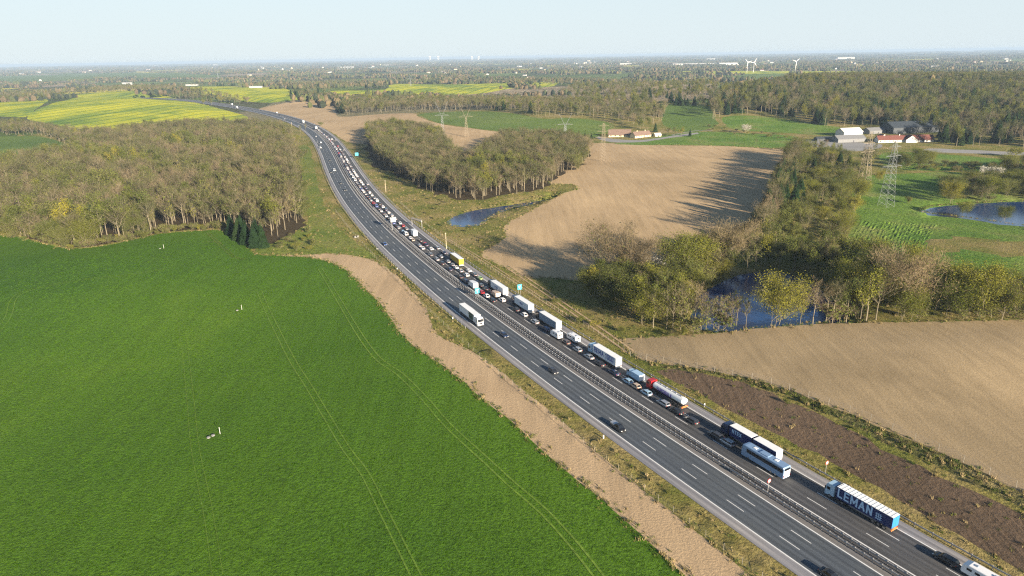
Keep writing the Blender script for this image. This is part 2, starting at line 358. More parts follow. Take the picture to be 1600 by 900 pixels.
zone('woodland_floor', M['litter'], 'brown leaf litter under the wood right of the motorway', [(573,208),(600,205),(650,208),(690,219),(708,252),(735,266),(760,242),(775,228),(800,223),(860,222),(920,235),(922,245),(900,262),(870,275),(862,287),(850,295),(800,302),(740,312),(700,308),(650,290),(620,275),(590,262),(575,240)], rough=1)
zone('woodland_floor', M['litter'], 'brown leaf litter under the large wood on the left', [(-300,362),(0,362),(40,371),(107,386),(160,382),(215,371),(250,363),(300,359),(350,357),(395,375),(430,380),(470,355),(474,335),(470,300),(465,255),(462,225),(440,208),(380,200),(300,203),(230,210),(150,222),(110,243),(60,256),(0,262),(-300,270)], rough=1)
zone('green_field', M['green'], 'low green field with a curved edge in front of the far wood', [(655,178),(690,175),(740,174),(790,176),(850,186),(880,184),(930,188),(960,195),(950,207),(930,216),(900,217),(850,213),(800,208),(740,200),(690,193),(668,186)])
zone('green_field', M['meadow'], 'green paddock strip beside the yellow-walled farmhouse', [(960,225),(1000,219),(1050,210),(1100,206),(1160,208),(1240,213),(1245,227),(1200,231),(1130,228),(1050,227)])
zone('green_field', M['green'], 'sloping green field on the rise behind the farmhouse', [(1045,163),(1080,163),(1110,167),(1115,180),(1120,195),(1090,206),(1060,206),(1035,190)])
zone('green_field', M['meadow'], 'olive green pasture in front of the forest on the right', [(1130,183),(1180,181),(1250,190),(1330,203),(1300,212),(1240,208),(1180,205),(1140,200)])
zone('green_field', M['meadow'], 'green strip behind the pale track at the right edge', [(1385,238),(1500,243),(1600,250),(1900,262),(1900,284),(1600,268),(1400,264)])
zone('rapeseed_field', M['rape'], 'yellow rapeseed field at the far left edge', [(-400,168),(0,160),(60,155),(75,158),(40,183),(0,182),(-400,190)])
zone('rapeseed_field', M['rape'], 'big yellow rapeseed hill left of the motorway', [(42,184),(60,170),(110,155),(125,147),(180,143),(210,143),(260,150),(310,161),(340,169),(388,184),(340,190),(280,192),(240,194),(165,204),(110,199),(60,190)])
zone('rapeseed_field', M['rape'], 'yellow rapeseed field beyond the motorway bend', [(265,138),(330,135),(400,136),(440,137),(455,143),(480,152),(505,158),(470,156),(430,160),(405,160),(380,158),(350,150),(300,145)])
zone('rapeseed_field', M['rape'], 'long yellow rapeseed field behind the middle wood', [(520,142),(600,140),(615,131),(700,132),(800,129),(865,128),(862,135),(800,138),(740,147),(640,148),(600,150),(545,155),(530,150)])
zone('rapeseed_field', M['rape'], 'thin yellow rapeseed strip below the wind turbines', [(1070,111),(1200,111),(1350,111),(1350,114),(1200,115),(1110,116)])
zone('green_field', M['green'], 'dark green field left of the wind turbines', [(1120,117),(1230,115),(1240,121),(1180,128),(1130,124)])
zone('green_field', M['green'], 'long hazy green belt of fields at far left', [(-200,124),(0,119),(200,114),(330,117),(330,121),(150,123),(0,128),(-200,133)])
zone('bare_field', M['tan'], 'small far bare field behind the middle woods', [(1010,131),(1040,130),(1052,135),(1030,138),(1015,136)])
zone('green_field', M['green'], 'small deep green field enclosed by the left woods', [(-200,213),(0,213),(60,213),(100,224),(112,236),(60,249),(0,246),(-200,250)])
zone('wheat_field', M['wheat'], 'huge dark green wheat field filling the lower left', [(-700,345),(-200,352),(0,368),(45,374),(107,388),(160,384),(215,373),(250,365),(300,361),(350,360),(385,383),(400,397),(440,399),(470,401),(500,405),(520,411),(545,425),(565,445),(580,460),(597,478),(610,497),(630,525),(655,545),(690,570),(720,592),(750,620),(800,659),(842,699),(890,740),(942,781),(998,832),(1069,898),(1150,975),(1300,1120),(1300,1500),(-700,1500)])
zone('sandy_strip', M['sand'], 'pale sandy soil strip between the wheat and the verge', [(430,399),(478,398),(520,396),(560,401),(590,410),(610,424),(640,450),(665,480),(675,507),(687,525),(714,538),(735,547),(760,563),(800,595),(862,645),(922,696),(975,741),(1026,781),(1097,838),(1168,897),(1300,1010),(1500,1200),(1300,1120),(1150,975),(1069,898),(998,832),(942,781),(890,740),(842,699),(800,659),(750,620),(720,592),(690,570),(655,545),(630,525),(610,497),(597,478),(580,460),(565,445),(545,425),(520,411),(500,405),(470,401)])
zone('bare_field', M['tan2'], 'grey tan seedbed field at the lower right', [(965,530),(1000,527),(1060,524),(1120,520),(1200,512),(1300,505),(1400,503),(1500,502),(1700,500),(2000,520),(2300,900),(1800,870),(1700,822),(1600,772),(1500,722),(1400,678),(1300,637),(1200,600),(1100,578),(1000,562),(985,548)])
zone('soil_bank', M['bank'], 'dark brown turned soil on the cutting slope right of the motorway', [(1025,580),(1060,574),(1100,584),(1180,606),(1250,634),(1330,672),(1400,712),(1500,758),(1600,806),(1800,905),(1900,1000),(1750,978),(1600,895),(1500,836),(1400,779),(1300,723),(1200,672),(1130,637),(1075,607)], rough=.6)
zone('scrub_strip', M['scrub'], 'dry grass and dark scrub along the seedbed field', [(985,556),(1000,562),(1100,578),(1200,600),(1300,637),(1400,678),(1500,722),(1600,772),(1700,822),(1800,870),(1800,890),(1600,796),(1500,747),(1430,712),(1375,690),(1320,660),(1250,628),(1180,602),(1100,583),(1040,576)], rough=.6)
zone('farm_yard', M['gravel'], 'pale gravel yard of the farm complex on the right', [(1250,218),(1300,220),(1370,224),(1378,229),(1365,234),(1320,236),(1270,228)])
zone('farm_yard', M['gravel'], 'pale gravel yard in front of the yellow-walled farmhouse', [(935,213),(960,217),(1000,219),(1050,212),(1090,207),(1092,209),(1050,215),(1000,222),(955,222),(935,217)])
zone('gravel_track', M['gravel'], 'long pale track beyond the right-hand meadow', [(1450,232),(1600,238),(1800,246),(1800,252),(1600,243),(1450,237)])
zone('pond', M['water'], 'dark pond beside the motorway in front of the wood', [(698,346),(715,335),(745,327),(800,317),(850,307),(872,303),(836,314),(795,325),(768,338),(745,352),(712,353)])
zone('lake', M['water'], 'blue woodland lake behind the row of thin trees', [(1083,505),(1083,478),(1095,458),(1122,442),(1148,431),(1180,424),(1225,424),(1268,438),(1300,458),(1322,480),(1322,496),(1250,506),(1180,512),(1120,517)])
zone('pond', M['water'], 'blue pond among round bushes at the right edge', [(1440,326),(1470,320),(1540,316),(1600,314),(1800,316),(1800,372),(1600,352),(1540,343),(1500,338),(1450,333)])
off_in = [road_at(s, -17.0)[:2] for s in np.arange(RS[0]+1, RS[-1]-1, 12)]
off_out = [road_at(s, 17.0)[:2] for s in np.arange(RS[0]+1, RS[-1]-1, 12)]
Z.append(('road_bed', M['median'], 'compacted bed under the motorway', 'structure', np.array(off_in+off_out[::-1])))
# lattice
pts = []
az = np.r_[np.arange(-48, 48.01, .7), np.arange(54, 307, 6)]
rad = [45.0]
while rad[-1] < 42000: rad.append(rad[-1]*(1.035 if rad[-1] < 6000 else 1.09))
for i, r_ in enumerate(rad):
    a = az+(0.35 if i % 2 else 0)
    near = (az <= 48) if i % 3 else np.ones(len(az), bool)
    pts.append(np.stack([np.sin(np.radians(a[near]))*r_, np.cos(np.radians(a[near]))*r_], 1))
pts = np.vstack([[[0, 0], [0, 20]]]+pts)
verts = [Vector(p) for p in pts]; edges = []
for z in Z:
    k = len(verts); P = z[4]; verts += [Vector(p) for p in P]; n = len(P); edges += [(k+i, k+(i+1) % n) for i in range(n)]
res = delaunay_2d_cdt(verts, edges, [], 0, 0.02)
V2 = np.array([(v.x, v.y) for v in res[0]]); F2 = np.array([f for f in res[2] if len(f) == 3])
C2 = V2[F2].mean(1)
reg = np.full(len(F2), -1)
def inside(P, C):
    out = np.zeros(len(C), bool)
    lo, hi = P.min(0), P.max(0); idx = np.where((C[:, 0] >= lo[0]) & (C[:, 0] <= hi[0]) & (C[:, 1] >= lo[1]) & (C[:, 1] <= hi[1]))[0]
    if not len(idx): return out
    c = C[idx]; r_ = np.zeros(len(idx), bool)
    for a, b in zip(P, np.roll(P, -1, 0)):
        t = (a[1] > c[:, 1]) != (b[1] > c[:, 1])
        with np.errstate(divide='ignore', invalid='ignore'):
            x = (b[0]-a[0])*(c[:, 1]-a[1])/(b[1]-a[1])+a[0]
        r_ ^= t & (c[:, 0] < x)
    out[idx] = r_; return out
for i, z in enumerate(Z): reg[inside(z[4], C2)] = i
ZH = hgt(V2[:, 0], V2[:, 1])
# water surfaces are level: sink them a little below their banks
for i, z in enumerate(Z):
    if z[1] is M['water']:
        vi = np.unique(F2[reg == i]); ZH[vi] = ZH[vi].min()-.3
farmask = (reg == -1) & (np.hypot(C2[:, 0], C2[:, 1]) > 1250)
def region(mask, name, m, label, kind='structure'):
    f = F2[mask]; u, inv = np.unique(f, return_inverse=True)
    me = bpy.data.meshes.new(name); me.from_pydata([(V2[k, 0], V2[k, 1], ZH[k]) for k in u], [], inv.reshape(-1, 3).tolist())
    me.materials.append(m); me.polygons.foreach_set('use_smooth', [True]*len(me.polygons)); me.update()
    return struct(name, me, label, kind)
region((reg == -1) & ~farmask, 'ground', M['rough'], 'rough olive and straw coloured grassland between the fields')
region(farmask, 'farmland', M['farm'], 'hazy patchwork of far fields and hedges reaching the horizon')
for i, z in enumerate(Z):
    if (reg == i).any(): region(reg == i, z[0], z[1], z[2], z[3])

# ------------------------------------------------------------------ motorway ribbons
def lift(s): return .06+np.clip(s, 0, 3000)*.00035
def ribbon(mb, s0, s1, o0, o1, up=0.0, step=8.0, mi=0):
    n = max(1, int((s1-s0)/step)); ss = np.linspace(s0, s1, n+1); k = len(mb.v)
    if mb.uv is None: mb.uv = []
    for o in (o0, o1):
        x, y, _, _ = road_at(ss, o); zz = hgt(x, y)*0+np.array(RZ(ss))+lift(ss)+up
        mb.v += [(float(a), float(b), float(c)) for a, b, c in zip(x, y, zz)]; mb.uv += [(float(s), float(o)) for s in ss]
    for i in range(n):
        mb.f.append((k+i, k+n+1+i, k+n+2+i, k+i+1)); mb.m.append(mi)
    return mb
_rs = np.arange(RS[0], RS[-1], 15.0); _x, _y, _, _ = road_at(_rs, 0); _rz = hgt(_x, _y)
def RZ(s): return np.interp(s, _rs, _rz)
SA, SB = RS[0]+6, RS[-1]-6
def rib(name, m, label, o0, o1, up=0.0, s0=SA, s1=SB):
    mb = ribbon(MB(), s0, s1, min(o0, o1), max(o0, o1), up); return struct(name, mb.mesh(name, [m], True), label)
rib('carriageway', M['asph_l'], 'dark blue grey asphalt of the oncoming carriageway', -14.0, -2.4)
rib('carriageway', M['asph_r'], 'dark asphalt of the outgoing carriageway under the queue', 2.4, 13.8, .002)
rib('hard_shoulder', M['shoulder'], 'light grey hard shoulder along the left side', -17.0, -14.0, .003)
rib('hard_shoulder', M['shoulder'], 'light grey hard shoulder along the right side', 13.8, 16.8, .004)
rib('median_strip', M['median'], 'light grey edge strip of the median beside the oncoming lanes', -2.4, -.95, .001)
rib('median_strip', M['median_d'], 'dark median strip between the two guard rails', -.95, 1.7, .0015)  # dark asphalt, with the shadow of rails and posts put into its colour
rib('median_strip', M['asph_r'], 'asphalt edge strip of the median beside the queue', 1.7, 2.4, .001)
for o, lab, wd in ((-14.0, 'solid white line along the left hard shoulder', .32), (-2.7, 'solid white line left of the median', .32), (2.7, 'solid white line right of the median', .32), (13.6, 'solid white line along the right hard shoulder', .3)):
    mb = MB(); s_ = SA
    while s_ < SB-1:
        e = min(s_+60, SB); wdt = wd*(1+max(0, s_-400)/1500); ribbon(mb, s_, e, o-wdt/2, o+wdt/2, .02+max(0, s_)*.0001); s_ = e
    struct('road_line', mb.mesh('road_line', [M['paintw']]), lab)
for o, lab in ((-10.25, 'broken white lane line nearest the left hard shoulder'), (-6.5, 'broken white lane line nearest the median, oncoming side'), (6.5, 'broken white lane line nearest the median, queue side'), (10.2, 'broken white lane line beside the lorry lane')):
    mb = MB(); s_ = SA+{-10.25: 3.3, -6.5: 3.3, 6.5: 9, 10.2: 9}[o]
    while s_ < 900:
        ribbon(mb, s_, s_+5.2, o-.09, o+.09, .02+max(0, s_)*.0001, 6); s_ += 15.0
    struct('lane_line', mb.mesh('lane_line', [M['paintw']]), lab)
# wheel tracks in the wheat
def trackmesh(px, wd=.55, gap=2.0, m='track', name='wheel_track', label='', one=False):
    P = resample([at(*p) for p in px], 4.0); mb = MB(); d = np.gradient(P, axis=0); d /= np.linalg.norm(d, axis=1)[:, None]+1e-9
    for g in ((0,) if one else (-gap/2, gap/2)):
        k = len(mb.v)
        for e in (-wd/2, wd/2):
            x = P[:, 0]+d[:, 1]*(g+e); y = P[:, 1]-d[:, 0]*(g+e); zz = hgt(x, y)+.06+np.hypot(x, y)*.0002
            mb.v += list(zip(x.tolist(), y.tolist(), zz.tolist()))
        n = len(P)
        for i in range(n-1): mb.f.append((k+i, k+n+i, k+n+i+1, k+i+1)); mb.m.append(0)
    return struct(name, mb.mesh(name, [M[m]]), label)
trackmesh([(500,420),(530,470),(560,520),(590,560),(625,585),(665,625),(700,665),(760,720),(800,757),(850,800),(900,855),(935,900),(1000,980)], wd=.5, label='pair of lighter wheel tracks sweeping along the right side of the wheat')
trackmesh([(405,455),(420,490),(455,560),(480,600),(510,650),(540,700),(570,740),(600,800),(640,880),(680,960)], .4, 2.0, label='straight pair of wheel tracks down the middle of the wheat')
trackmesh([(270,445),(285,520),(297,620),(305,700),(325,800),(340,900)], .16, 2.0, label='faint wheel tracks running down the left part of the wheat')
trackmesh([(325,364),(345,383),(368,403),(386,404)], .3, 1.6, m='strip', label='pale worn track at the top of the wheat field')
trackmesh([(316,379),(330,378),(346,379)], .5, 1.8, m='strip', label='short pale bare patch in the wheat by the firs', one=True)
trackmesh([(-40,560),(10,500),(30,460),(110,440),(200,430),(260,420)], .35, 2.2, label='curved wheel tracks at the left edge of the wheat')
trackmesh([(790,415),(850,455),(900,490),(950,525),(985,550)], .8, 2.4, m='sand', label='pale field track between the bare field and the motorway fence')
trackmesh([(700,375),(740,398),(790,430),(850,470),(900,505)], .5, 1.8, m='sand', label='sandy track behind the right motorway fence')
trackmesh([(1050,211),(1092,204),(1115,205)], 2.4, 1, m='gravel', label='pale drive leading from the farmhouse over the green fields', one=True)

# ------------------------------------------------------------------ guard rails
def polyline_rail(o, s0, s1, z, h, t, step=12.0, mb=None):
    mb = mb or MB(); ss = np.arange(s0, s1, step); k = None; rings = []
    for s in ss:
        a = road_at(s, o-t/2); b = road_at(s, o+t/2); zz = float(RZ(s))+float(lift(s))
        rings.append([(a[0], a[1], zz+z-h/2), (b[0], b[1], zz+z-h/2), (b[0], b[1], zz+z+h/2), (a[0], a[1], zz+z+h/2)])
    mb.loft(rings); return mb
M['railsteel'] = simple('rail_steel', (.33, .33, .33), .5, .15, 3, .3)
postm = MB().box((0, 0, .45), (.1, .16, 1.0)).box((0, 0, .93), (.34, .16, .07)).mesh('rail_post', [M['railsteel']])
def guard_rail(o, s0, s1, sp, label, n_ind, t=.2):
    x, y, _, _ = road_at(s0, o); root = empty('guard_rail', (float(x), float(y), 0), 0, label, 'guard rail', None)
    inv = Matrix.Translation((-float(x), -float(y), 0))
    me = polyline_rail(o, s0, s1, .68, .3, t).mesh('rail', [M['steel']]); me.transform(inv); me.materials.clear(); me.materials.append(M['railsteel']); link('rail', me, root)
    k = 0; s = s0; rest = MB()
    while s < s1:
        a = road_at(s, o); zz = float(RZ(s)+lift(s))
        if k < n_ind: link('post', postm, root, (a[0]-x, a[1]-y, zz), -math.atan2(a[2], a[3]))
        else: rest.box((a[0]-x, a[1]-y, zz+.38), (.12, .14, .82))
        s += sp*(1 if k < n_ind else 1.5); k += 1
    if rest.v: r_ = link('post_row', rest.mesh('post_row', [M['steel']]), root); r_['kind'] = 'stuff'
guard_rail(-.75, -20, 1000, 2.0, 'steel guard rail on the oncoming side of the median', 280)
guard_rail(1.05, -20, 1000, 2.0, 'steel guard rail on the queue side of the median', 280)
guard_rail(17.6, -20, 880, 4.0, 'steel guard rail along the right hard shoulder', 120, .16)
guard_rail(-17.9, 165, 880, 4.0, 'steel guard rail along the left hard shoulder before the bend', 90, .16)

# ------------------------------------------------------------------ fences
def fence(name, line, sp, hgt_, label, rwid=.07):
    P = resample(line, 1.0); L = np.r_[0, np.cumsum(np.linalg.norm(np.diff(P, axis=0), axis=1))]
    x0, y0 = P[0]; root = empty(name, (float(x0), float(y0), 0), 0, label, 'fence')
    pm = MB().box((0, 0, hgt_/2), (rwid, rwid, hgt_)).mesh('fence_post', [M['post']]); n = int(L[-1]/sp); q = []
    for i in range(n+1):
        s = i*sp; x = np.interp(s, L, P[:, 0]); y = np.interp(s, L, P[:, 1]); z = H1(x, y); q.append((x-x0, y-y0, z))
        if i < 290: link('post', pm, root, (x-x0, y-y0, z-.1), rnd.uniform(-.3, .3)).rotation_euler = (rnd.uniform(-.05, .05), rnd.uniform(-.05, .05), 0)
    wm = MB()
    for hz in np.linspace(.3, hgt_-.15, 5):
        wm.tube([(a, b, c+hz) for a, b, c in q], .012, 3, cap=False)
    link('wire', wm.mesh('wire', [M['steel']]), root)
fence('wildlife_fence', [road_at(s, -23.5-.9*math.sin(s/60))[:2] for s in range(-10, 420, 10)], 5.0, 1.9, 'wire fence on grey posts between the left verge and the sandy strip')
fence('wildlife_fence', [road_at(s, 23.0)[:2] for s in range(105, 420, 10)], 3.2, 1.9, 'close-set post fence behind the right guard rail near the exit signs')
fence('field_fence', [at(x, y) for x, y in [(985,557),(1060,570),(1130,584),(1200,598),(1260,620),(1330,645),(1400,675),(1480,711),(1560,749),(1640,790),(1720,830)]], 6.0, 2.2, 'wire fence on thin posts along the seedbed field above the cutting', .09)

# ------------------------------------------------------------------ text
def text_mesh(s, size, m, bold=.0, ext=.01):
    c = bpy.data.curves.new('lettering', 'FONT'); c.body = s; c.size = size; c.extrude = ext; c.offset = bold; c.resolution_u = 2; c.space_character = 1.12; c.align_x = 'CENTER'; c.align_y = 'CENTER'
    o = bpy.data.objects.new('tmp_text', c); COL.objects.link(o)
    dg = bpy.context.evaluated_depsgraph_get(); me = bpy.data.meshes.new_from_object(o.evaluated_get(dg)); bpy.data.objects.remove(o); bpy.data.curves.remove(c)
    me.name = 'lettering'; me.materials.clear(); me.materials.append(m); return me

# block capitals built from bars, for the lorry sides
GL = dict(L=(.8, [((0,1),(0,0)),((0,0),(.8,0))]), E=(.8, [((0,1),(0,0)),((0,0),(.8,0)),((0,1),(.8,1)),((0,.5),(.7,.5))]), M=(1.2, [((0,0),(0,1)),((0,1),(.6,.25)),((.6,.25),(1.2,1)),((1.2,1),(1.2,0))]),
 A=(1.0, [((0,0),(.5,1)),((.5,1),(1,0)),((.2,.33),(.8,.33))]), N=(.9, [((0,0),(0,1)),((0,1),(.9,0)),((.9,0),(.9,1))]), R=(.85, [((0,0),(0,1)),((0,1),(.75,1)),((.75,1),(.8,.55)),((.8,.55),(0,.5)),((.35,.5),(.85,0))]),
 T=(.9, [((.45,0),(.45,1)),((0,1),(.9,1))]), X=(.9, [((0,0),(.9,1)),((0,1),(.9,0))]), I=(.1, [((.05,0),(.05,1))]), U=(.85, [((0,1),(0,0)),((0,0),(.85,0)),((.85,0),(.85,1))]), O=(.9, [((0,0),(0,1)),((0,1),(.9,1)),((.9,1),(.9,0)),((.9,0),(0,0))]),
 B=(.85, [((0,0),(0,1)),((0,1),(.75,1)),((.75,1),(.7,.5)),((0,.5),(.8,.5)),((.8,.5),(.85,0)),((.85,0),(0,0))]), K=(.85, [((0,0),(0,1)),((0,.45),(.8,1)),((.25,.6),(.85,0))]))
GL['1'] = (.45, [((.3,0),(.3,1)),((0,.75),(.3,1))]); GL['0'] = (.8, [((0,0),(0,1)),((0,1),(.8,1)),((.8,1),(.8,0)),((.8,0),(0,0))]); GL[' '] = (.35, [])
def block_text(txt, size, m, th=.2, depth=.02):
    mb = MB(); x = 0.0
    for ch in txt:
        w_, st = GL[ch]
        for i, ((a, b), (c, d)) in enumerate(st):
            p, q = Vector((x+a*.62, b, 0)), Vector((x+c*.62, d, 0)); u = (q-p).normalized(); n = Vector((-u.y, u.x, 0))*th/2; p -= u*th*.45; q += u*th*.45; z = depth+.002*i
            f = [p-n, q-n, q+n, p+n]; mb.loft([[(v.x*size, v.y*size, 0) for v in f], [(v.x*size, v.y*size, z) for v in f]])
        x += w_*.62+.36
    x -= .36
    mb.v = [(a-x*size/2, b-size/2, c) for a, b, c in mb.v]; return mb.mesh('lettering', [m])

# ------------------------------------------------------------------ cars
def wheel_mesh(r=.33, w_=.22):
    mb = MB(); mb.cyl((0, 0, 0), r, w_, 'X', 14, 0); mb.cyl((0, 0, 0), r*.62, w_+.02, 'X', 10, 1); return mb.mesh('wheel', [M['tyre'], M['rim']])
WHEEL = wheel_mesh(); WHEELT = wheel_mesh(.5, .3)
def car_proto(kind):
    sp = dict(hatch=dict(L=4.1, W=1.76, H=1.48, belt=.92, hood=.88, cab=(-1.9, -1.35, .45, 1.15), tail=.95),
              estate=dict(L=4.7, W=1.82, H=1.5, belt=.94, hood=.88, cab=(-2.28, -1.9, .5, 1.25), tail=.98),
              saloon=dict(L=4.6, W=1.8, H=1.44, belt=.92, hood=.86, cab=(-1.7, -.9, .45, 1.2), tail=1.0),
              suv=dict(L=4.6, W=1.9, H=1.72, belt=1.05, hood=1.02, cab=(-2.2, -1.85, .45, 1.1), tail=1.08),
              van=dict(L=5.2, W=1.98, H=2.15, belt=1.15, hood=1.1, cab=(-2.58, -2.5, 1.35, 1.95), tail=1.2),
              pickup=dict(L=5.2, W=1.86, H=1.78, belt=1.08, hood=1.05, cab=(-.55, -.35, 1.0, 1.65), tail=1.08))[kind]
    L, W, Hh = sp['L'], sp['W'], sp['H']; hw = W/2
    def ring(y, zb, zt, ww):
        return [(-ww*.94, y, zb), (-ww, y, zb+.18), (-ww, y, zt-.16), (-ww*.9, y, zt), (ww*.9, y, zt), (ww, y, zt-.16), (ww, y, zb+.18), (ww*.94, y, zb)]
    c0, c1, c2, c3 = sp['cab']
    st = [(-L/2, .35, sp['tail']-.22, hw*.84), (-L/2+.1, .25, sp['tail']-.04, hw*.95), (-L/2+.5, .22, sp['tail'], hw), (c0+.3, .22, sp['belt'], hw), (c3, .22, sp['belt'], hw), (c3+(L/2-c3)*.55, .22, sp['hood']-.02, hw*.98), (L/2-.18, .24, sp['hood']-.16, hw*.92), (L/2, .32, sp['hood']-.34, hw*.78)]
    st.sort(key=lambda q: q[0])
    b = MB(); b.loft([ring(*q)[::-1] for q in st])
    bt = sp['belt']-.02; rw = hw*.76; bw = hw*.93
    b.loft([[(-bw, c0, bt), (bw, c0, bt), (bw, c3, bt), (-bw, c3, bt)], [(-rw, c1, Hh-.05), (rw, c1, Hh-.05), (rw, c2, Hh-.05), (-rw, c2, Hh-.05)], [(-rw*.9, c1+.12, Hh), (rw*.9, c1+.12, Hh), (rw*.9, c2-.15, Hh), (-rw*.9, c2-.15, Hh)]])
    parts = []
    def q3(a, b_, c, d, off, ins=.07):
        P = [Vector(p) for p in (a, b_, c, d)]; cen = sum(P, Vector())/4; n = (P[1]-P[0]).cross(P[3]-P[0]).normalized()
        P = [p+(cen-p)*ins for p in P]
        return [p+n*off for p in P], [p-n*.02 for p in P]
    def pane(a, b_, c, d, ins=.07):
        o_, i_ = q3(a, b_, c, d, .015, ins); return MB().loft([[tuple(p) for p in i_], [tuple(p) for p in o_]]).mesh('pane', [M['glass']])
    top = Hh-.05
    parts.append(('windscreen', pane((bw, c3, bt), (-bw, c3, bt), (-rw, c2, top), (rw, c2, top)), (0, 0, 0)))
    parts.append(('rear_window', pane((-bw, c0, bt), (bw, c0, bt), (rw, c1, top), (-rw, c1, top), .12), (0, 0, 0)))
    def lr(a, b_, t): return tuple(a[i]*(1-t)+b_[i]*t for i in range(3))
    for sx in (1, -1):
        A, B_, C_, D_ = (sx*bw, c0, bt), (sx*bw, c3, bt), (sx*rw, c2, top), (sx*rw, c1, top)
        fr = [(.0, .5), (.5, 1.0)] if kind not in ('van', 'pickup') else [(.62, 1.0)]
        if kind == 'pickup': fr = [(.1, 1.0)]
        for t0, t1 in fr:
            a, b_, c, d = lr(A, B_, t0), lr(A, B_, t1), lr(D_, C_, t1), lr(D_, C_, t0)
            parts.append(('side_window', pane(a, b_, c, d) if sx > 0 else pane(b_, a, d, c), (0, 0, 0)))
        parts.append(('headlight', MB().box((sx*hw*.66, L/2-.1, sp['hood']-.3), (.36, .2, .14)).mesh('headlight', [M['lampw']]), (0, 0, 0)))
        parts.append(('tail_light', MB().box((sx*hw*.76, -L/2+.04, sp['tail']-.2), (.26, .12, .2)).mesh('tail_light', [M['lampr']]), (0, 0, 0)))
        parts.append(('wing_mirror', MB().box((sx*(hw+.08), c3-.25, sp['belt']+.06), (.18, .12, .13)).mesh('wing_mirror', [M['black']]), (0, 0, 0)))
    parts.append(('number_plate', MB().box((0, -L/2-.005, sp['tail']-.42), (.5, .03, .12)).mesh('number_plate', [M['plate']]), (0, 0, 0)))
    parts.append(('bumper', MB().box((0, -L/2+.02, .42), (W*.86, .14, .2)).box((0, L/2-.04, .38), (W*.78, .14, .18)).mesh('bumper', [M['black']]), (0, 0, 0)))
    parts.append(('grille', MB().box((0, L/2-.03, sp['hood']-.33), (W*.42, .08, .1)).mesh('grille', [M['black']]), (0, 0, 0)))
    if kind == 'pickup':
        parts.append(('load_bed', MB().box((0, -1.6, 1.1), (1.56, 1.9, .06)).mesh('load_bed', [M['black']]), (0, 0, 0)))
    for sx in (1, -1):
        for wy in (-L/2+.85, L/2-.82): parts.append(('wheel', WHEEL, (sx*(hw-.1), wy, .33)))
    body = b.mesh('body', [PAINTS['white']])
    # merged version for far traffic
    mg = MB(); mats = [PAINTS['white']]; mg.v += [tuple(v.co) for v in body.vertices]; mg.f += [tuple(p.vertices) for p in body.polygons]; mg.m += [0]*len(body.polygons)
    for nme, me, lc in parts:
        k = len(mg.v); mg.v += [tuple(v.co+Vector(lc)) for v in me.vertices]
        for p in me.polygons:
            mm = me.materials[p.material_index]
            if mm not in mats: mats.append(mm)
            mg.f.append(tuple(k+i for i in p.vertices)); mg.m.append(mats.index(mm))
    return dict(body=body, parts=parts, merged=mg.mesh('car_'+kind, mats), L=L)
PROTO = {k: car_proto(k) for k in ('hatch', 'estate', 'saloon', 'suv', 'van', 'pickup')}
NAMES = dict(hatch='hatchback_car', estate='estate_car', saloon='saloon_car', suv='suv_car', van='panel_van', pickup='pickup_truck')
def place_car(kind, colour, s, off, label, group, full, back=False):
    x, y, dx, dy = road_at(s, off); rz = -math.atan2(float(dx), float(dy))+(math.pi if back else 0); z = float(RZ(s)+lift(s))
    P = PROTO[kind]; cat = {'van': 'van', 'pickup': 'pickup'}.get(kind, 'car'); loc = (float(x), float(y), z)
    if full:
        r_ = empty(NAMES[kind], loc, rz, label, cat, group)
        b = link('body', P['body'], r_); b.material_slots[0].link = 'OBJECT'; b.material_slots[0].material = PAINTS[colour]
        for n_, me, lc in P['parts']: link(n_, me, r_, lc)
    else:
        r_ = link(NAMES[kind], P['merged'], None, loc, rz); r_.material_slots[0].link = 'OBJECT'; r_.material_slots[0].material = PAINTS[colour]
        tag(r_, label, cat, group)
    return r_

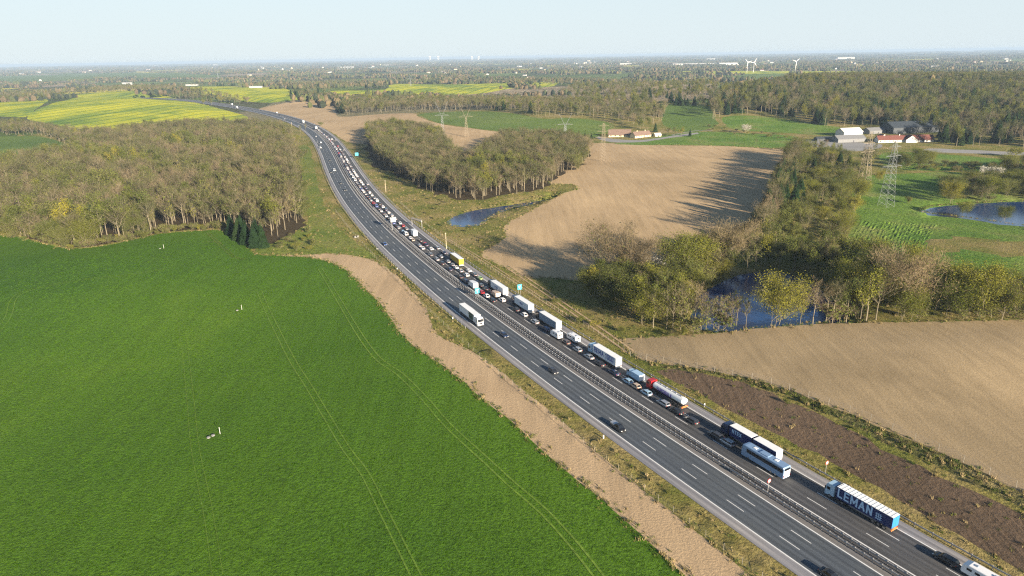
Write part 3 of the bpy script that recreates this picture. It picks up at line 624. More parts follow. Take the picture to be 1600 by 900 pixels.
# ------------------------------------------------------------------ lorries, coach, caravans
def rounded(w_, z0, z1, r, y, n=3):
    pts = []
    for cx, cz, a0 in ((w_/2-r, z0+r*.5, -90), (w_/2-r, z1-r, 0), (-w_/2+r, z1-r, 90), (-w_/2+r, z0+r*.5, 180)):
        for k in range(n+1):
            a = R(a0+90*k/n); rr = r
            pts.append((cx+math.cos(a)*rr, y, cz+math.sin(a)*(rr if a0 in (0, 90) else r*.5)))
    return pts
def cab(root, y, m, tall=3.6, w_=2.45):
    """tractor cab, front face at y, about 2.3 m long"""
    b = MB(); R_ = []
    for yy, z0, z1, ww in ((y-2.3, .75, tall, w_), (y-.55, .6, tall, w_), (y-.2, .5, tall-.35, w_), (y-.05, .45, 2.2, w_), (y, .45, 1.6, w_*.97)):
        R_.append(rounded(ww, z0, z1, .18, yy))
    b.loft(R_); link('cab', b.mesh('cab', [m]), root)
    link('windscreen', MB().loft([[(-1.1, y-.02, 2.05), (1.1, y-.02, 2.05), (1.1, y-.22, tall-.55), (-1.1, y-.22, tall-.55)], [(-1.1, y+.02, 2.05), (1.1, y+.02, 2.05), (1.1, y-.14, tall-.55), (-1.1, y-.14, tall-.55)]]).mesh('windscreen', [M['glass']]), root)
    for sx in (-1, 1):
        link('side_window', MB().box((sx*(w_/2+.005), y-.85, 2.45), (.03, .85, .75)).mesh('side_window', [M['glass']]), root)
        link('wing_mirror', MB().box((sx*(w_/2+.22), y-.12, 2.45), (.2, .15, .75)).box((sx*(w_/2+.08), y-.15, 2.8), (.3, .05, .05)).mesh('wing_mirror', [M['black']]), root)
        link('headlight', MB().box((sx*.95, y+.01, .85), (.4, .08, .22)).mesh('headlight', [M['lampw']]), root)
    link('grille', MB().box((0, y+.01, 1.35), (1.5, .05, .6)).mesh('grille', [M['black']]), root)
    link('bumper', MB().box((0, y+.02, .6), (w_*.96, .12, .2)).mesh('bumper', [M['black']]), root)
def semi(s, off, back, label, cabm, sidem, roofm, rearm, name='articulated_lorry', total=16.4, group=None, ribs=False, split=None, top=4.0, text=None, tank=False, fulltrail=False, length2=None, sign=None):
    x, y, dx, dy = road_at(s, off); rz = -math.atan2(float(dx), float(dy))+(math.pi if back else 0)
    r_ = empty(name, (float(x), float(y), float(RZ(s)+lift(s))), rz, label, 'lorry', group)
    f = total/2; cab(r_, f, cabm, 3.5 if tank else 3.7)
    link('chassis', MB().box((0, -.4, .85), (1.0, total-1.6, .3)).box((-1.05, f-3.6, .75), (.5, 1.2, .55)).box((1.05, f-3.6, .75), (.5, 1.2, .55)).mesh('chassis', [M['black']]), r_)
    t0, t1 = -f+.05, f-2.9
    if not tank:
        secs = [(t0, t1)] if not split else [(t0, t0+(t1-t0)*split-.35), (t0+(t1-t0)*split+.35, t1)]
        for a, b_ in secs:
            L_ = b_-a; c_ = (a+b_)/2
            tr = link('trailer' if len(secs) == 1 else 'load_box', MB().box((0, c_, (1.15+top)/2), (2.5, L_, top-1.15)).mesh('trailer', [sidem]), r_)
            link('roof', MB().box((0, c_, top+.02), (2.52, L_+.02, .08)).mesh('roof', [roofm]), tr)
            if ribs:
                for k in range(15): link('roof_rib', MB().box((0, a+L_*(k+.5)/15, top+.08), (2.4, .12, .05)).mesh('roof_rib', [roofm]), tr)
            link('side_skirt', MB().box((-1.2, c_, 1.0), (.04, L_*.5, .35)).box((1.2, c_, 1.0), (.04, L_*.5, .35)).mesh('side_skirt', [M['darksteel']]), tr)
        link('rear_door', MB().box((-.62, t0-.03, (1.2+top)/2), (1.2, .06, top-1.35)).mesh('rear_door', [rearm]), r_); link('rear_door', MB().box((.62, t0-.03, (1.2+top)/2), (1.2, .06, top-1.35)).mesh('rear_door', [rearm]), r_)
    else:
        mb = MB(); rings = []
        for yy, k in ((t0, .72), (t0+.15, .93), (t0+.4, 1), (t1-.4, 1), (t1-.1, .9), (t1, .7)):
            rings.append([(1.24*k*math.cos(2*math.pi*i/24), yy, 2.45+1.02*k*math.sin(2*math.pi*i/24)) for i in range(24)])
        mb.loft(rings[::-1]); tr = link('tank', mb.mesh('tank', [sidem], False), r_)
        link('walkway', MB().box((0, (t0+t1)/2, 3.52), (.6, (t1-t0)*.85, .06)).mesh('walkway', [M['steel']]), tr)
        for k in range(5): link('manhole_lid', MB().cyl((0, t0+1.6+k*2.2, 3.6), .28, .12, 'Z', 12).mesh('manhole_lid', [M['steel']]), tr)
    link('underrun_bar', MB().box((0, t0-.02, .62), (2.4, .12, .2)).box((0, t0+.02, .9), (2.5, .1, .16)).mesh('underrun_bar', [M['orange'] if tank or sign else M['plate']]), r_)
    for sx in (-1, 1): link('tail_light', MB().box((sx*1.0, t0-.08, .9), (.38, .06, .13)).mesh('tail_light', [M['lampr']]), r_)
    for wy in (f-1.35, f-4.6, t0+1.6, t0+2.9, t0+4.2):
        for sx in (-1, 1): link('wheel', WHEELT, r_, (sx*1.08, wy, .5))
    if text:
        for txt, size, tm, yc, zc, bold in text:
            me = block_text(txt, size*.72, tm)
            # left side of the lorry (x negative), reads front->rear seen from the left
            o = link('lettering', me, r_); o.matrix_local = Matrix.Translation((-1.262, yc, zc)) @ Matrix(((0, 0, -1, 0), (-1, 0, 0, 0), (0, 1, 0, 0), (0, 0, 0, 1)))
    return r_
M['orange'] = simple('orange_reflective', (.75, .25, .08), .5, .08, 3)
M['lorry_blue'] = simple('navy_tarpaulin', (.012, .025, .11), .55, .1, .6, world=False); M['door_blue'] = simple('bright_blue_door', (.03, .2, .5), .5, .08, 2, world=False)
M['tarp_white'] = simple('white_tarpaulin', (.78, .8, .8), .6, .06, .8, world=False); M['side_white'] = simple('white_box_side', (.66, .7, .74), .5, .05, .6, world=False)
M['side_grey'] = simple('slate_curtain', (.16, .22, .3), .6, .1, .6, world=False); M['yellow'] = simple('yellow_tarpaulin', (.85, .6, .02), .6, .06, 1, world=False); M['ochre'] = simple('ochre_curtain', (.42, .27, .02), .6, .1, 1, world=False)
M['letter_blue'] = simple('lettering_blue', (.02, .07, .3), .5, .03, 1); M['letter_pale'] = simple('lettering_pale', (.42, .6, .8), .5, .03, 1); M['letter_purple'] = simple('lettering_purple', (.1, .06, .3), .5, .03, 1)
M['dkgreen'] = simple('dark_green_tarpaulin', (.02, .06, .04), .6, .1, 1, world=False); M['coach'] = simple('coach_silver_blue', (.23, .35, .52), .3, .05, 1, .2, world=False)
M['signblue'] = simple('sign_cyan', (.05, .42, .58), .5, .05, 2); M['signred'] = simple('sign_red', (.75, .04, .03), .4, .05, 2)
def veh_s(px, py, z=.75):
    d = ray(px, py); t = (CAM_H-z)/-d[2]; s, o = road_so(d[0]*t, d[1]*t); return float(s[0]), float(o[0])
LR = (4.6, 8.35, 12.05); LL = (-4.6, -8.35, -12.1)
def lane(o): return min(LR if o > 0 else LL, key=lambda q: abs(q-o))
s_, o_ = veh_s(1340, 798, .6)
semi(s_, 12.0, False, 'blue cabbed lorry with navy side reading LEMAN and white ribbed roof', PAINTS['pale blue'], M['lorry_blue'], M['tarp_white'], M['door_blue'], ribs=True, sign=True,
     text=[('LEMAN', 2.6, M['letter_pale'], .7, 2.7, .022)])
lem = bpy.data.objects['articulated_lorry']
mb = MB()
for k_ in range(3): mb.box((-1.27, -5.1-.0, 2.95-.55*k_+.0), (.03, 1.5, .13))
for k_ in range(3): mb.box((-1.272, -4.6-.45*k_, 2.45), (.03, .13, 1.7))
link('logo_grid', mb.mesh('logo_grid', [M['letter_pale']]), lem)
s_, o_ = veh_s(1165, 700, .6)
semi(s_, 12.0, False, 'dark navy drawbar lorry with long white roof beside the coach', PAINTS['dark blue'], M['lorry_blue'], M['tarp_white'], M['tarp_white'], total=18.4, split=.5,
     text=[('NTEX', 1.3, M['letter_pale'], 3.7, 2.9, .03)])
s_, o_ = veh_s(1036, 621, .6)
semi(s_, 12.0, False, 'red cabbed tanker lorry with white tank and purple lettering', PAINTS['red'], M['tarp_white'], M['tarp_white'], M['tarp_white'], total=16.2, tank=True, name='tanker_lorry',
     text=[('EUROBULK', 1.35, M['letter_purple'], -.3, 2.45, .03)])
s_, o_ = veh_s(935, 563, .6)
semi(s_, 12.0, False, 'white box lorry reading REMA 1000 in dark blue letters', PAINTS['pale blue'], M['side_white'], M['tarp_white'], M['tarp_white'],
     text=[('REMA 1000', 2.1, M['letter_blue'], -1.2, 2.85, .045)])
s_, o_ = veh_s(850, 507, .6)
semi(s_, 12.0, False, 'lorry with slate blue curtain side and white roof behind two white lorries', PAINTS['black'], M['side_grey'], M['tarp_white'], M['tarp_white'], total=16.0)
s_, o_ = veh_s(810, 481, .6)
semi(s_, 12.0, False, 'white lorry with small blue panel on its side, beside the right exit sign', PAINTS['dark blue'], M['side_white'], M['tarp_white'], M['tarp_white'], total=15.6,
     text=[('MENI', 1.1, M['letter_blue'], -1.2, 2.7, .05)])
s_, o_ = veh_s(769, 456, .6)
semi(s_, 12.0, False, 'pale blue white box lorry with blue panel, first behind the yellow lorry', PAINTS['black'], M['side_white'], M['tarp_white'], M['tarp_white'], total=16.0,
     text=[('TRAN', 1.1, M['letter_blue'], -.8, 2.7, .05)])
s_, o_ = veh_s(707, 410, .6)
semi(s_, 12.0, False, 'lorry with ochre curtain sides and a bright yellow rear', PAINTS['grey'], M['ochre'], M['tarp_white'], M['yellow'], total=15.5)
s_, o_ = veh_s(728, 499, .6)
semi(s_, -12.0, True, 'white articulated lorry coming towards the viewer with a dark green panel', PAINTS['white'], M['side_white'], M['tarp_white'], M['tarp_white'], total=18.5)
g_ = [o for o in bpy.data.objects if o.get('label', '').startswith('white articulated lorry coming')][0]
link('green_panel', MB().box((1.262, 2.6, 2.6), (.03, 4.2, 2.7)).mesh('green_panel', [M['dkgreen']]), g_)
def rigid(s, off, back, label, boxm, cabm, L=8.0, top=3.6, group=None, name='box_lorry', cat='lorry'):
    x, y, dx, dy = road_at(s, off); rz = -math.atan2(float(dx), float(dy))+(math.pi if back else 0)
    r_ = empty(name, (float(x), float(y), float(RZ(s)+lift(s))), rz, label, cat, group); f = L/2; cab(r_, f, cabm, min(2.9, top-.2), 2.2)
    b = link('load_box', MB().box((0, -1.15, (top+.8)/2), (2.35, L-2.5, top-.8)).mesh('load_box', [boxm]), r_)
    link('rear_door', MB().box((0, -f+.08, (top+.9)/2), (2.1, .06, top-1.1)).mesh('rear_door', [M['tarp_white']]), b)
    link('chassis', MB().box((0, -.3, .65), (1, L-1.2, .25)).mesh('chassis', [M['black']]), r_)
    for wy in (f-1.1, -f+1.7):
        for sx in (-1, 1): link('wheel', WHEELT, r_, (sx*1.0, wy, .48))
    return r_
for px, py, lab, bm, cm, L_, tp in [(645, 366, 'white box lorry in the queue left of the overhead sign frame', 'side_white', 'dark blue', 8.5, 3.9), (733, 447, 'white box van next to the first pale lorry behind the yellow one', 'side_white', 'white', 6.2, 3.0),
                                   (988, 589, 'pale blue box van ahead of the red tanker', 'bluebox', 'pale blue', 6.6, 2.8), (769, 461, 'small beige box van tucked beside a pale lorry', 'beigebox', 'beige', 5.2, 2.5),
                                   (473, 191, 'far white lorry where the road enters the bend', 'tarp_white', 'white', 12, 4.0), (493, 201, 'far white lorry with red underside before the bend', 'tarp_white', 'red', 12, 4.0)]:
    M.setdefault('bluebox', simple('pale_blue_box', (.34, .5, .68), .5, .05, 1, world=False)); M.setdefault('beigebox', simple('beige_box', (.55, .42, .32), .5, .05, 1, world=False))
    s_, o_ = veh_s(px, py, 1.2); rigid(s_, lane(o_), False, lab, M[bm], PAINTS[cm], L_, tp)
s_, _ = veh_s(358, 164.3, 1); rigid(s_, 12, False, 'far white lorry on the horizon stretch heading away', M['tarp_white'], PAINTS['white'], 12, 4)
s_, _ = veh_s(361, 169.5, 1); rigid(s_, -12, True, 'far white lorry on the horizon stretch coming closer', M['tarp_white'], PAINTS['white'], 12, 4)
s_, _ = veh_s(420, 177.5, 1); rigid(s_, 12, False, 'far white van beside the far bare field', M['tarp_white'], PAINTS['white'], 6, 2.8)
# coach
s_, o_ = veh_s(1187, 728, .8); x, y, dx, dy = road_at(s_, 8.4)
c_ = empty('coach', (float(x), float(y), float(RZ(s_)+lift(s_))), -math.atan2(float(dx), float(dy)), 'silver blue coach with black window band and white rear', 'coach')
mb = MB(); mb.loft([rounded(2.5, .45, 3.2, .22, -6.6), rounded(2.55, .4, 3.55, .25, -6.45), rounded(2.55, .35, 3.6, .25, 5.6), rounded(2.55, .35, 3.5, .25, 6.3), rounded(2.45, .4, 2.6, .2, 6.6)]); link('body', mb.mesh('body', [M['coach']]), c_)
for sx in (-1, 1):
    for k_ in range(7): link('side_window', MB().box((sx*1.275, -5.55+k_*1.62, 2.45), (.03, 1.58, 1.05)).mesh('side_window', [M['glass']]), c_)
    for wy in (4.2, -2.9, -4.3): link('wheel', WHEELT, c_, (sx*1.12, wy, .5))
    link('tail_light', MB().box((sx*1.05, -6.68, 1.1), (.2, .04, .5)).mesh('tail_light', [M['lampr']]), c_)
    link('headlight', MB().box((sx*.9, 6.6, .9), (.4, .08, .25)).mesh('headlight', [M['lampw']]), c_)
    link('wing_mirror', MB().box((sx*1.5, 6.5, 2.6), (.15, .15, .6)).mesh('wing_mirror', [M['black']]), c_)
link('windscreen', MB().loft([[(-1.1, 6.62, 1.3), (1.1, 6.62, 1.3), (1.1, 6.35, 3.2), (-1.1, 6.35, 3.2)], [(-1.1, 6.66, 1.3), (1.1, 6.66, 1.3), (1.1, 6.42, 3.2), (-1.1, 6.42, 3.2)]]).mesh('windscreen', [M['glass']]), c_)
link('rear_panel', MB().box((0, -6.64, 1.6), (2.2, .05, 1.9)).mesh('rear_panel', [M['tarp_white']]), c_)
link('rear_window', MB().box((0, -6.66, 2.85), (2.0, .05, .65)).mesh('rear_window', [M['glass']]), c_)
link('roof_hatch', MB().box((0, 3.2, 3.63), (.9, .9, .1)).mesh('roof_hatch', [M['tarp_white']]), c_); link('roof_hatch', MB().box((0, -3.4, 3.63), (.9, .9, .1)).mesh('roof_hatch', [M['tarp_white']]), c_)
link('roof_unit', MB().box((0, 0, 3.68), (1.7, 2.6, .18)).mesh('roof_unit', [M['coach']]), c_)
# caravans and campervan
def caravan(px, py, off, label, L=6.2, camper=False):
    s, _ = veh_s(px, py, 1.2); x, y, dx, dy = road_at(s, off); r_ = empty('campervan' if camper else 'caravan', (float(x), float(y), float(RZ(s)+lift(s))), -math.atan2(float(dx), float(dy)), label, 'campervan' if camper else 'caravan')
    f = L/2; mb = MB(); mb.loft([rounded(2.15, .55, 2.35, .2, -f), rounded(2.25, .45, 2.6, .22, -f+.25), rounded(2.25, .4, 2.65, .22, f-1.3), rounded(2.2, .4, 2.3 if not camper else 2.0, .2, f-.25), rounded(2.05, .5, 1.5, .15, f)])
    link('body', mb.mesh('body', [PAINTS['white']]), r_)
    for sx in (-1, 1):
        for yy in ((-f+1.3, 0.4, f-1.5) if not camper else (-f+1.2, .2)): link('side_window', MB().box((sx*1.13, yy, 1.75), (.03, .95, .5)).mesh('side_window', [M['glass']]), r_)
        for wy in ((0,) if not camper else (-f+1.2, f-1.1)): link('wheel', WHEEL, r_, (sx*1.02, wy, .33))
        link('tail_light', MB().box((sx*.9, -f-.01, .9), (.2, .04, .3)).mesh('tail_light', [M['lampr']]), r_)
    link('rear_window', MB().box((0, -f-.01, 1.85), (1.3, .04, .5)).mesh('rear_window', [M['glass']]), r_)
    for yy in (-f+1.2, f-2.2): link('roof_hatch', MB().box((0, yy, 2.69), (.6, .5, .1)).mesh('roof_hatch', [M['side_grey']]), r_)
    if not camper: link('drawbar', MB().tube([(-.7, f, .5), (0, f+1.2, .45), (.7, f, .5)], .05, 5).mesh('drawbar', [M['darksteel']]), r_)
    else: link('windscreen', MB().box((0, f-.3, 1.85), (1.7, .25, .5)).mesh('windscreen', [M['glass']]), r_)
    return r_
caravan(1537, 898, 12.3, 'white caravan at the bottom right corner towed by a black car', 6.8)
caravan(896, 528, 12.1, 'white caravan ahead of the REMA 1000 lorry')
caravan(867, 523, 8.4, 'white campervan with dark rear window beside the caravan', 5.6, True)

# cars with their own description: px, py, kind, colour, label
CARS = [
 (1473,876,'estate','black','black estate car towing the white caravan'),
 (1300,897,'saloon','black','black car at the bottom edge on the oncoming side'),
 (865,579,'hatch','dark grey','dark hatchback alone in the middle of the oncoming side'),
 (789,523,'hatch','dark blue','dark blue hatchback just ahead of the oncoming white lorry'),
 (597,382,'hatch','blue','bright blue hatchback alone at the left hard shoulder'),
 (1134,691,'estate','silver','silver car between the coach and the navy lorry cab'),
 (1111,682,'estate','dark grey','dark car in the shade ahead of the silver one by the coach'),
 (1077,657,'estate','dark grey','dark estate in the inner lane behind the tanker'),
 (1052,643,'saloon','black','black car with pale rear following the silver estate'),
 (1034,630,'estate','silver','silver estate with roof bars beside the tanker rear'),
 (1003,615,'hatch','pale blue','pale blue hatchback beside the tanker cab'),
 (988,604,'hatch','beige','small cream hatchback behind the pale blue van'),
 (984,594,'hatch','pale blue','small pale blue car left of the pale blue van'),
 (954,583,'saloon','dark blue','dark blue saloon with bright rear behind the REMA lorry'),
 (935,568,'saloon','dark grey','dark saloon with red lamps beside the REMA lorry rear'),
 (916,558,'saloon','silver','silver saloon beside the REMA lorry front'),
 (900,546,'hatch','silver','silver blue hatchback just behind the brown car'),
 (880,535,'hatch','brown','brownish grey hatchback behind the campervan'),
 (849,514,'estate','dark blue','dark blue estate ahead of the campervan'),
 (832,503,'estate','silver','silver estate beside the slate curtain lorry'),
 (815,492,'hatch','white','white hatchback beside the gap between two lorries'),
 (801,484,'hatch','dark grey','dark hatchback with light rear beside the white lorry'),
 (780,469,'estate','white','white estate right behind the beige box van'),
 (767,469,'estate','black','black estate with red lamps next to the median'),
 (754,463,'hatch','white','white hatchback just past the median exit sign'),
 (748,457,'hatch','red','red hatchback partly behind the median exit sign'),
 (756,451,'saloon','dark grey','dark saloon beside the pale blue white lorry'),
 (748,446,'hatch','grey','grey hatchback ahead of the dark saloon by the pale lorry'),
 (743,442,'saloon','black','black saloon right of the white box van'),
 (746,435,'hatch','green','small green hatchback in the outer lane behind the yellow lorry'),
 (738,429,'estate','grey','grey estate in the outer lane behind the yellow lorry'),
 (728,423,'saloon','white','white saloon directly behind the yellow lorry'),
 (722,440,'estate','dark blue','dark blue estate next to the median before the box van'),
 (731,437,'saloon','black','black saloon beside the dark blue estate'),
 (724,430,'estate','white','white estate in the middle lane near the yellow lorry'),
 (715,433,'hatch','dark grey','dark hatchback at the median two cars before the box van'),
 (717,423,'estate','silver','silver estate in the middle lane behind the yellow lorry'),
 (709,418,'saloon','white','white saloon beside the yellow lorry rear'),
 (700,421,'hatch','dark blue','dark blue hatchback at the median beside the yellow lorry'),
 (702,414,'hatch','silver','silver hatchback alongside the yellow lorry'),
 (696,409,'hatch','silver','small silver car next to the yellow lorry flank'),
 (686,412,'suv','black','black off-roader at the median beside the yellow lorry cab'),
 (686,401,'saloon','silver','silver saloon in front of the yellow lorry, middle lane'),
 (675,406,'saloon','silver','silver saloon at the median ahead of the black off-roader'),
 (691,395,'saloon','dark blue','dark blue saloon just in front of the yellow lorry'),
 (678,397,'hatch','grey','grey hatchback in the middle lane left of the light mast'),
 (667,398,'saloon','white','white saloon at the median, level with the light mast'),
 (669,389,'saloon','white','white saloon in the middle lane ahead of the light mast'),
 (680,388,'hatch','silver','silver hatchback in the outer lane near the light mast'),
 (668,380,'hatch','red','red hatchback in the outer lane past the overhead sign frame'),
 (662,383,'saloon','dark blue','dark blue saloon left of the red hatchback'),
 (656,388,'saloon','white','white saloon at the median abreast of the red hatchback'),
 (652,384,'hatch','silver','silver hatchback at the median before the white saloon'),
 (653,376,'saloon','dark grey','dark saloon directly behind the white box lorry'),
 (643,375,'hatch','beige','beige hatchback at the median beside the white box lorry'),
 (637,372,'hatch','white','white hatchback at the median left of the white box lorry'),
 (631,366,'van','white','white panel van at the median ahead of the box lorry'),
 (626,362,'hatch','pale blue','pale blue hatchback ahead of the white panel van'),
 (635,361,'hatch','grey','grey car in the middle lane ahead of the white box lorry'),
 (619,356,'hatch','silver','silver hatchback just past the overhead sign on the median'),
 (616,353,'hatch','dark grey','dark hatchback beside the median overhead sign post'),
 (621,349,'saloon','white','white saloon right of the median overhead sign'),
 (627,353,'hatch','red','small red car just behind the white saloon by the overhead sign'),
 (501,231,'van','white','white van in a bunch on the far oncoming side'),
 (502,223,'van','white','white van leading the bunch on the far oncoming side'),
 (496,222,'hatch','silver','silver car in the bunch on the far oncoming side'),
 (498,228,'hatch','black','black car in the bunch on the far oncoming side'),
 (516,250,'saloon','black','black saloon alone below the oncoming bunch'),
 (523,266,'van','white','white van between two dark cars on the oncoming side'),
 (517,269,'saloon','black','black saloon left of the oncoming white van'),
 (531,286,'hatch','dark grey','dark hatchback alone midway along the oncoming bend'),
 (539,297,'hatch','dark grey','dark hatchback farthest down the oncoming bend before the blue car'),
]
for px, py, k_, c2_, lab in CARS:
    s_, o_ = veh_s(px, py); place_car(k_, c2_, s_, lane(o_), lab, None, s_ < 330, lane(o_) < 0)
# pickup with silver load cover
s_, _ = veh_s(965, 667, .8); pk = place_car('pickup', 'black', s_, -12.0, 'black pickup with a pale load cover on the oncoming side', None, True, True)
link('load_cover', MB().box((0, -1.65, 1.28), (1.6, 1.8, .3)).mesh('load_cover', [PAINTS['silver']]), pk)
# the tail of the queue, too far to read singly
rq = random.Random(3)
listed = {}
for px, py, *_ in CARS:
    s_, o_ = veh_s(px, py); listed.setdefault(lane(o_), []).append(s_)
for li, o in enumerate(LR[:2]):
    s = 318.0+li*3
    while s < 1010:
        s += (6.6 if li == 0 else 8.8)+rq.random()*3.5
        if s < 318 or (li == 1 and s > 780 and rq.random() < .6): continue
        if any(abs(s-q) < 5 for q in listed.get(o, [])): continue
        c2_ = rq.choice(['white', 'white', 'white', 'silver', 'silver', 'grey', 'black', 'dark blue', 'dark grey', 'silver', 'blue', 'white', 'red']); k_ = rq.choice(['hatch', 'hatch', 'estate', 'saloon', 'suv', 'suv', 'van'])
        sec = 'before the far bend' if s < 480 else ('inside the far bend' if s < 700 else 'at the far end of the queue')
        ln = 'next to the median' if li == 0 else 'in the middle lane'
        place_car(k_, c2_, s, o, f'{c2_} {"van" if k_ == "van" else "car"} {ln} {sec}', f'{c2_} {"vans" if k_ == "van" else "cars"} {ln} {sec}', False)
for s in (500, 742, 850): place_car('hatch', 'silver', s, 12.0, 'silver car in the nearly empty outer lane of the far bend', 'cars in the far outer lane', False)
for s, o, c2_ in ((820, -12, 'dark grey'), (905, -8.3, 'white'), (1090, -12, 'silver'), (1240, -8.3, 'white')): place_car('hatch', c2_, s, o, f'{c2_} car on the farthest oncoming stretch', 'far oncoming cars', False, True)

# ------------------------------------------------------------------ signs and masts
def post_sign(px, py, kind, label, off=None, s=None):
    if s is None: s, o = veh_s(px, py, 0); off = off if off is not None else o
    x, y, dx, dy = road_at(s, off); rz = -math.atan2(float(dx), float(dy)); z = H1(x, y)+float(lift(s))
    if kind == 'speed':
        r_ = empty('speed_limit_sign', (float(x), float(y), z), rz, label, 'road sign')
        link('post', MB().cyl((0, 0, 1.5), .05, 3.0, 'Z', 8).mesh('post', [M['steel']]), r_)
        p = link('sign_face', MB().cyl((0, -.08, 3.3), .55, .04, 'Y', 24).mesh('sign_face', [M['signred']]), r_)
        link('white_disc', MB().cyl((0, -.11, 3.3), .4, .03, 'Y', 24).mesh('white_disc', [M['plate']]), p)
        me = text_mesh('110', .36, M['black']); t = link('lettering', me, p); t.matrix_local = Matrix.Translation((0, -.14, 3.3)) @ Matrix.Rotation(R(90), 4, 'X')
    else:
        r_ = empty('exit_sign', (float(x), float(y), z), rz, label, 'road sign')
        for sx in (-.5, .5): link('post', MB().cyl((sx, 0, 1.3), .06, 2.6, 'Z', 8).mesh('post', [M['steel']]), r_)
        p = link('sign_panel', MB().box((0, -.08, 3.7), (2.0, .06, 2.4)).mesh('sign_panel', [M['signblue']]), r_)
        link('white_arrow', MB().box((.1, -.13, 3.5), (.16, .03, 1.3)).box((.35, -.13, 4.15), (.6, .03, .16)).box((-.35, -.13, 3.9), (.5, .03, .5)).mesh('white_arrow', [M['plate']]), p)
    return r_
post_sign(1290, 741, 'speed', 'round red and white speed limit sign above the navy LEMAN lorry', 18.4)
post_sign(1199, 770, 'speed', 'round red and white speed limit sign on the median', .2)
post_sign(741, 468, 'exit', 'cyan exit sign on the median beside the white box van', .2)
post_sign(807, 462, 'exit', 'cyan exit sign on the right verge above the white lorry', 18.6)
s_, _ = veh_s(552, 248, 0); x, y, dx, dy = road_at(s_, 20)
b_ = empty('exit_sign', (float(x), float(y), H1(x, y)), -math.atan2(float(dx), float(dy)), 'far cyan road sign in the shade of the wood', 'road sign')
for sx in (-1, 1): link('post', MB().cyl((sx, 0, 1.6), .08, 3.2, 'Z', 8).mesh('post', [M['steel']]), b_)
link('sign_panel', MB().box((0, -.1, 4.6), (3.4, .08, 3)).mesh('sign_panel', [M['signblue']]), b_)
# overhead variable sign on the median
s_, _ = veh_s(611.5, 360, 0); x, y, dx, dy = road_at(s_, .2)
g_ = empty('overhead_sign', (float(x), float(y), float(RZ(s_))), -math.atan2(float(dx), float(dy)), 'pale overhead sign box on a single median post', 'road sign')
link('post', MB().cyl((0, 0, 3), .16, 6.0, 'Z', 8).mesh('post', [M['steel']]), g_)
link('sign_box', MB().box((.9, -.2, 6.6), (3.2, .5, 2.8)).mesh('sign_box', [PAINTS['silver']]), g_); link('arm', MB().box((.3, 0, 5.2), (2.4, .2, .2)).mesh('arm', [M['steel']]), g_)
# portal frame on the right verge
x, y = at(658, 354); x1_, y1_, dx, dy = road_at(veh_s(650, 352, 0)[0], 20)
def portal():
    a = at(644, 352); b = at(659.5, 357); r_ = empty('sign_portal', (a[0], a[1], H1(*a)), 0, 'pale steel portal frame carrying a sign on the right bank', 'road sign')
    d = (b[0]-a[0], b[1]-a[1]); link('post', MB().cyl((0, 0, 2.6), .12, 5.2, 'Z', 8).mesh('post', [M['steel']]), r_); link('post', MB().cyl((d[0], d[1], 2.6), .12, 5.2, 'Z', 8).mesh('post', [M['steel']]), r_)
    link('beam', MB().tube([(0, 0, 5.2), (d[0], d[1], 5.2)], .12, 6).mesh('beam', [M['steel']]), r_)
    link('beam', MB().tube([(0, 0, 3.9), (d[0], d[1], 3.9)], .08, 6).mesh('beam', [M['steel']]), r_)
    link('sign_panel', MB().tube([(0, -.1, 4.55), (d[0], d[1]-.1, 4.55)], .5, 4).mesh('sign_panel', [simple('dull_sign_back', (.34, .3, .24), .7)]), r_)
portal()
for px, py, h_, lab in ((697.5, 389, 9.0, 'tall pale light mast beside the yellow lorry'), (603, 300, 9, 'slim pale light mast at the edge of the right wood'), (456, 199, 8, 'far pale mast at the left wood tip')):
    x, y = at(px, py); r_ = empty('light_mast', (x, y, H1(x, y)), 0, lab, 'mast')
    link('pole', MB().tube([(0, 0, 0), (0, 0, h_)], [.16, .1], 8).mesh('pole', [M['cream']] if 'cream' in M else [M.setdefault('cream', simple('cream_metal', (.6, .52, .36), .5))]), r_)
    link('lamp_head', MB().box((0, -.2, h_), (.5, .9, .3)).mesh('lamp_head', [M['cream']]), r_)
for i, (px, py, lab) in enumerate([(939, 686, 'white marker post on the grass left of the pickup'), (1104, 634, 'white marker post by the rail above the silver cars'), (594, 390, 'white marker post left of the blue hatchback'), (706, 499, 'white marker post beside the oncoming white lorry'), (604, 424, 'white marker post at the sandy strip corner')]):
    s_, o_ = veh_s(px, py, 0); x, y, _, _ = road_at(s_, -18.3 if o_ < 0 else 18.3)
    r_ = empty('marker_post', (float(x), float(y), H1(x, y)), 0, lab, 'marker post'); link('post', MB().box((0, 0, .5), (.3, .2, 1.05)).mesh('post', [M['plate']]), r_); link('reflector', MB().box((0, -.11, .85), (.1, .02, .16)).mesh('reflector', [M['lampr']]), r_)
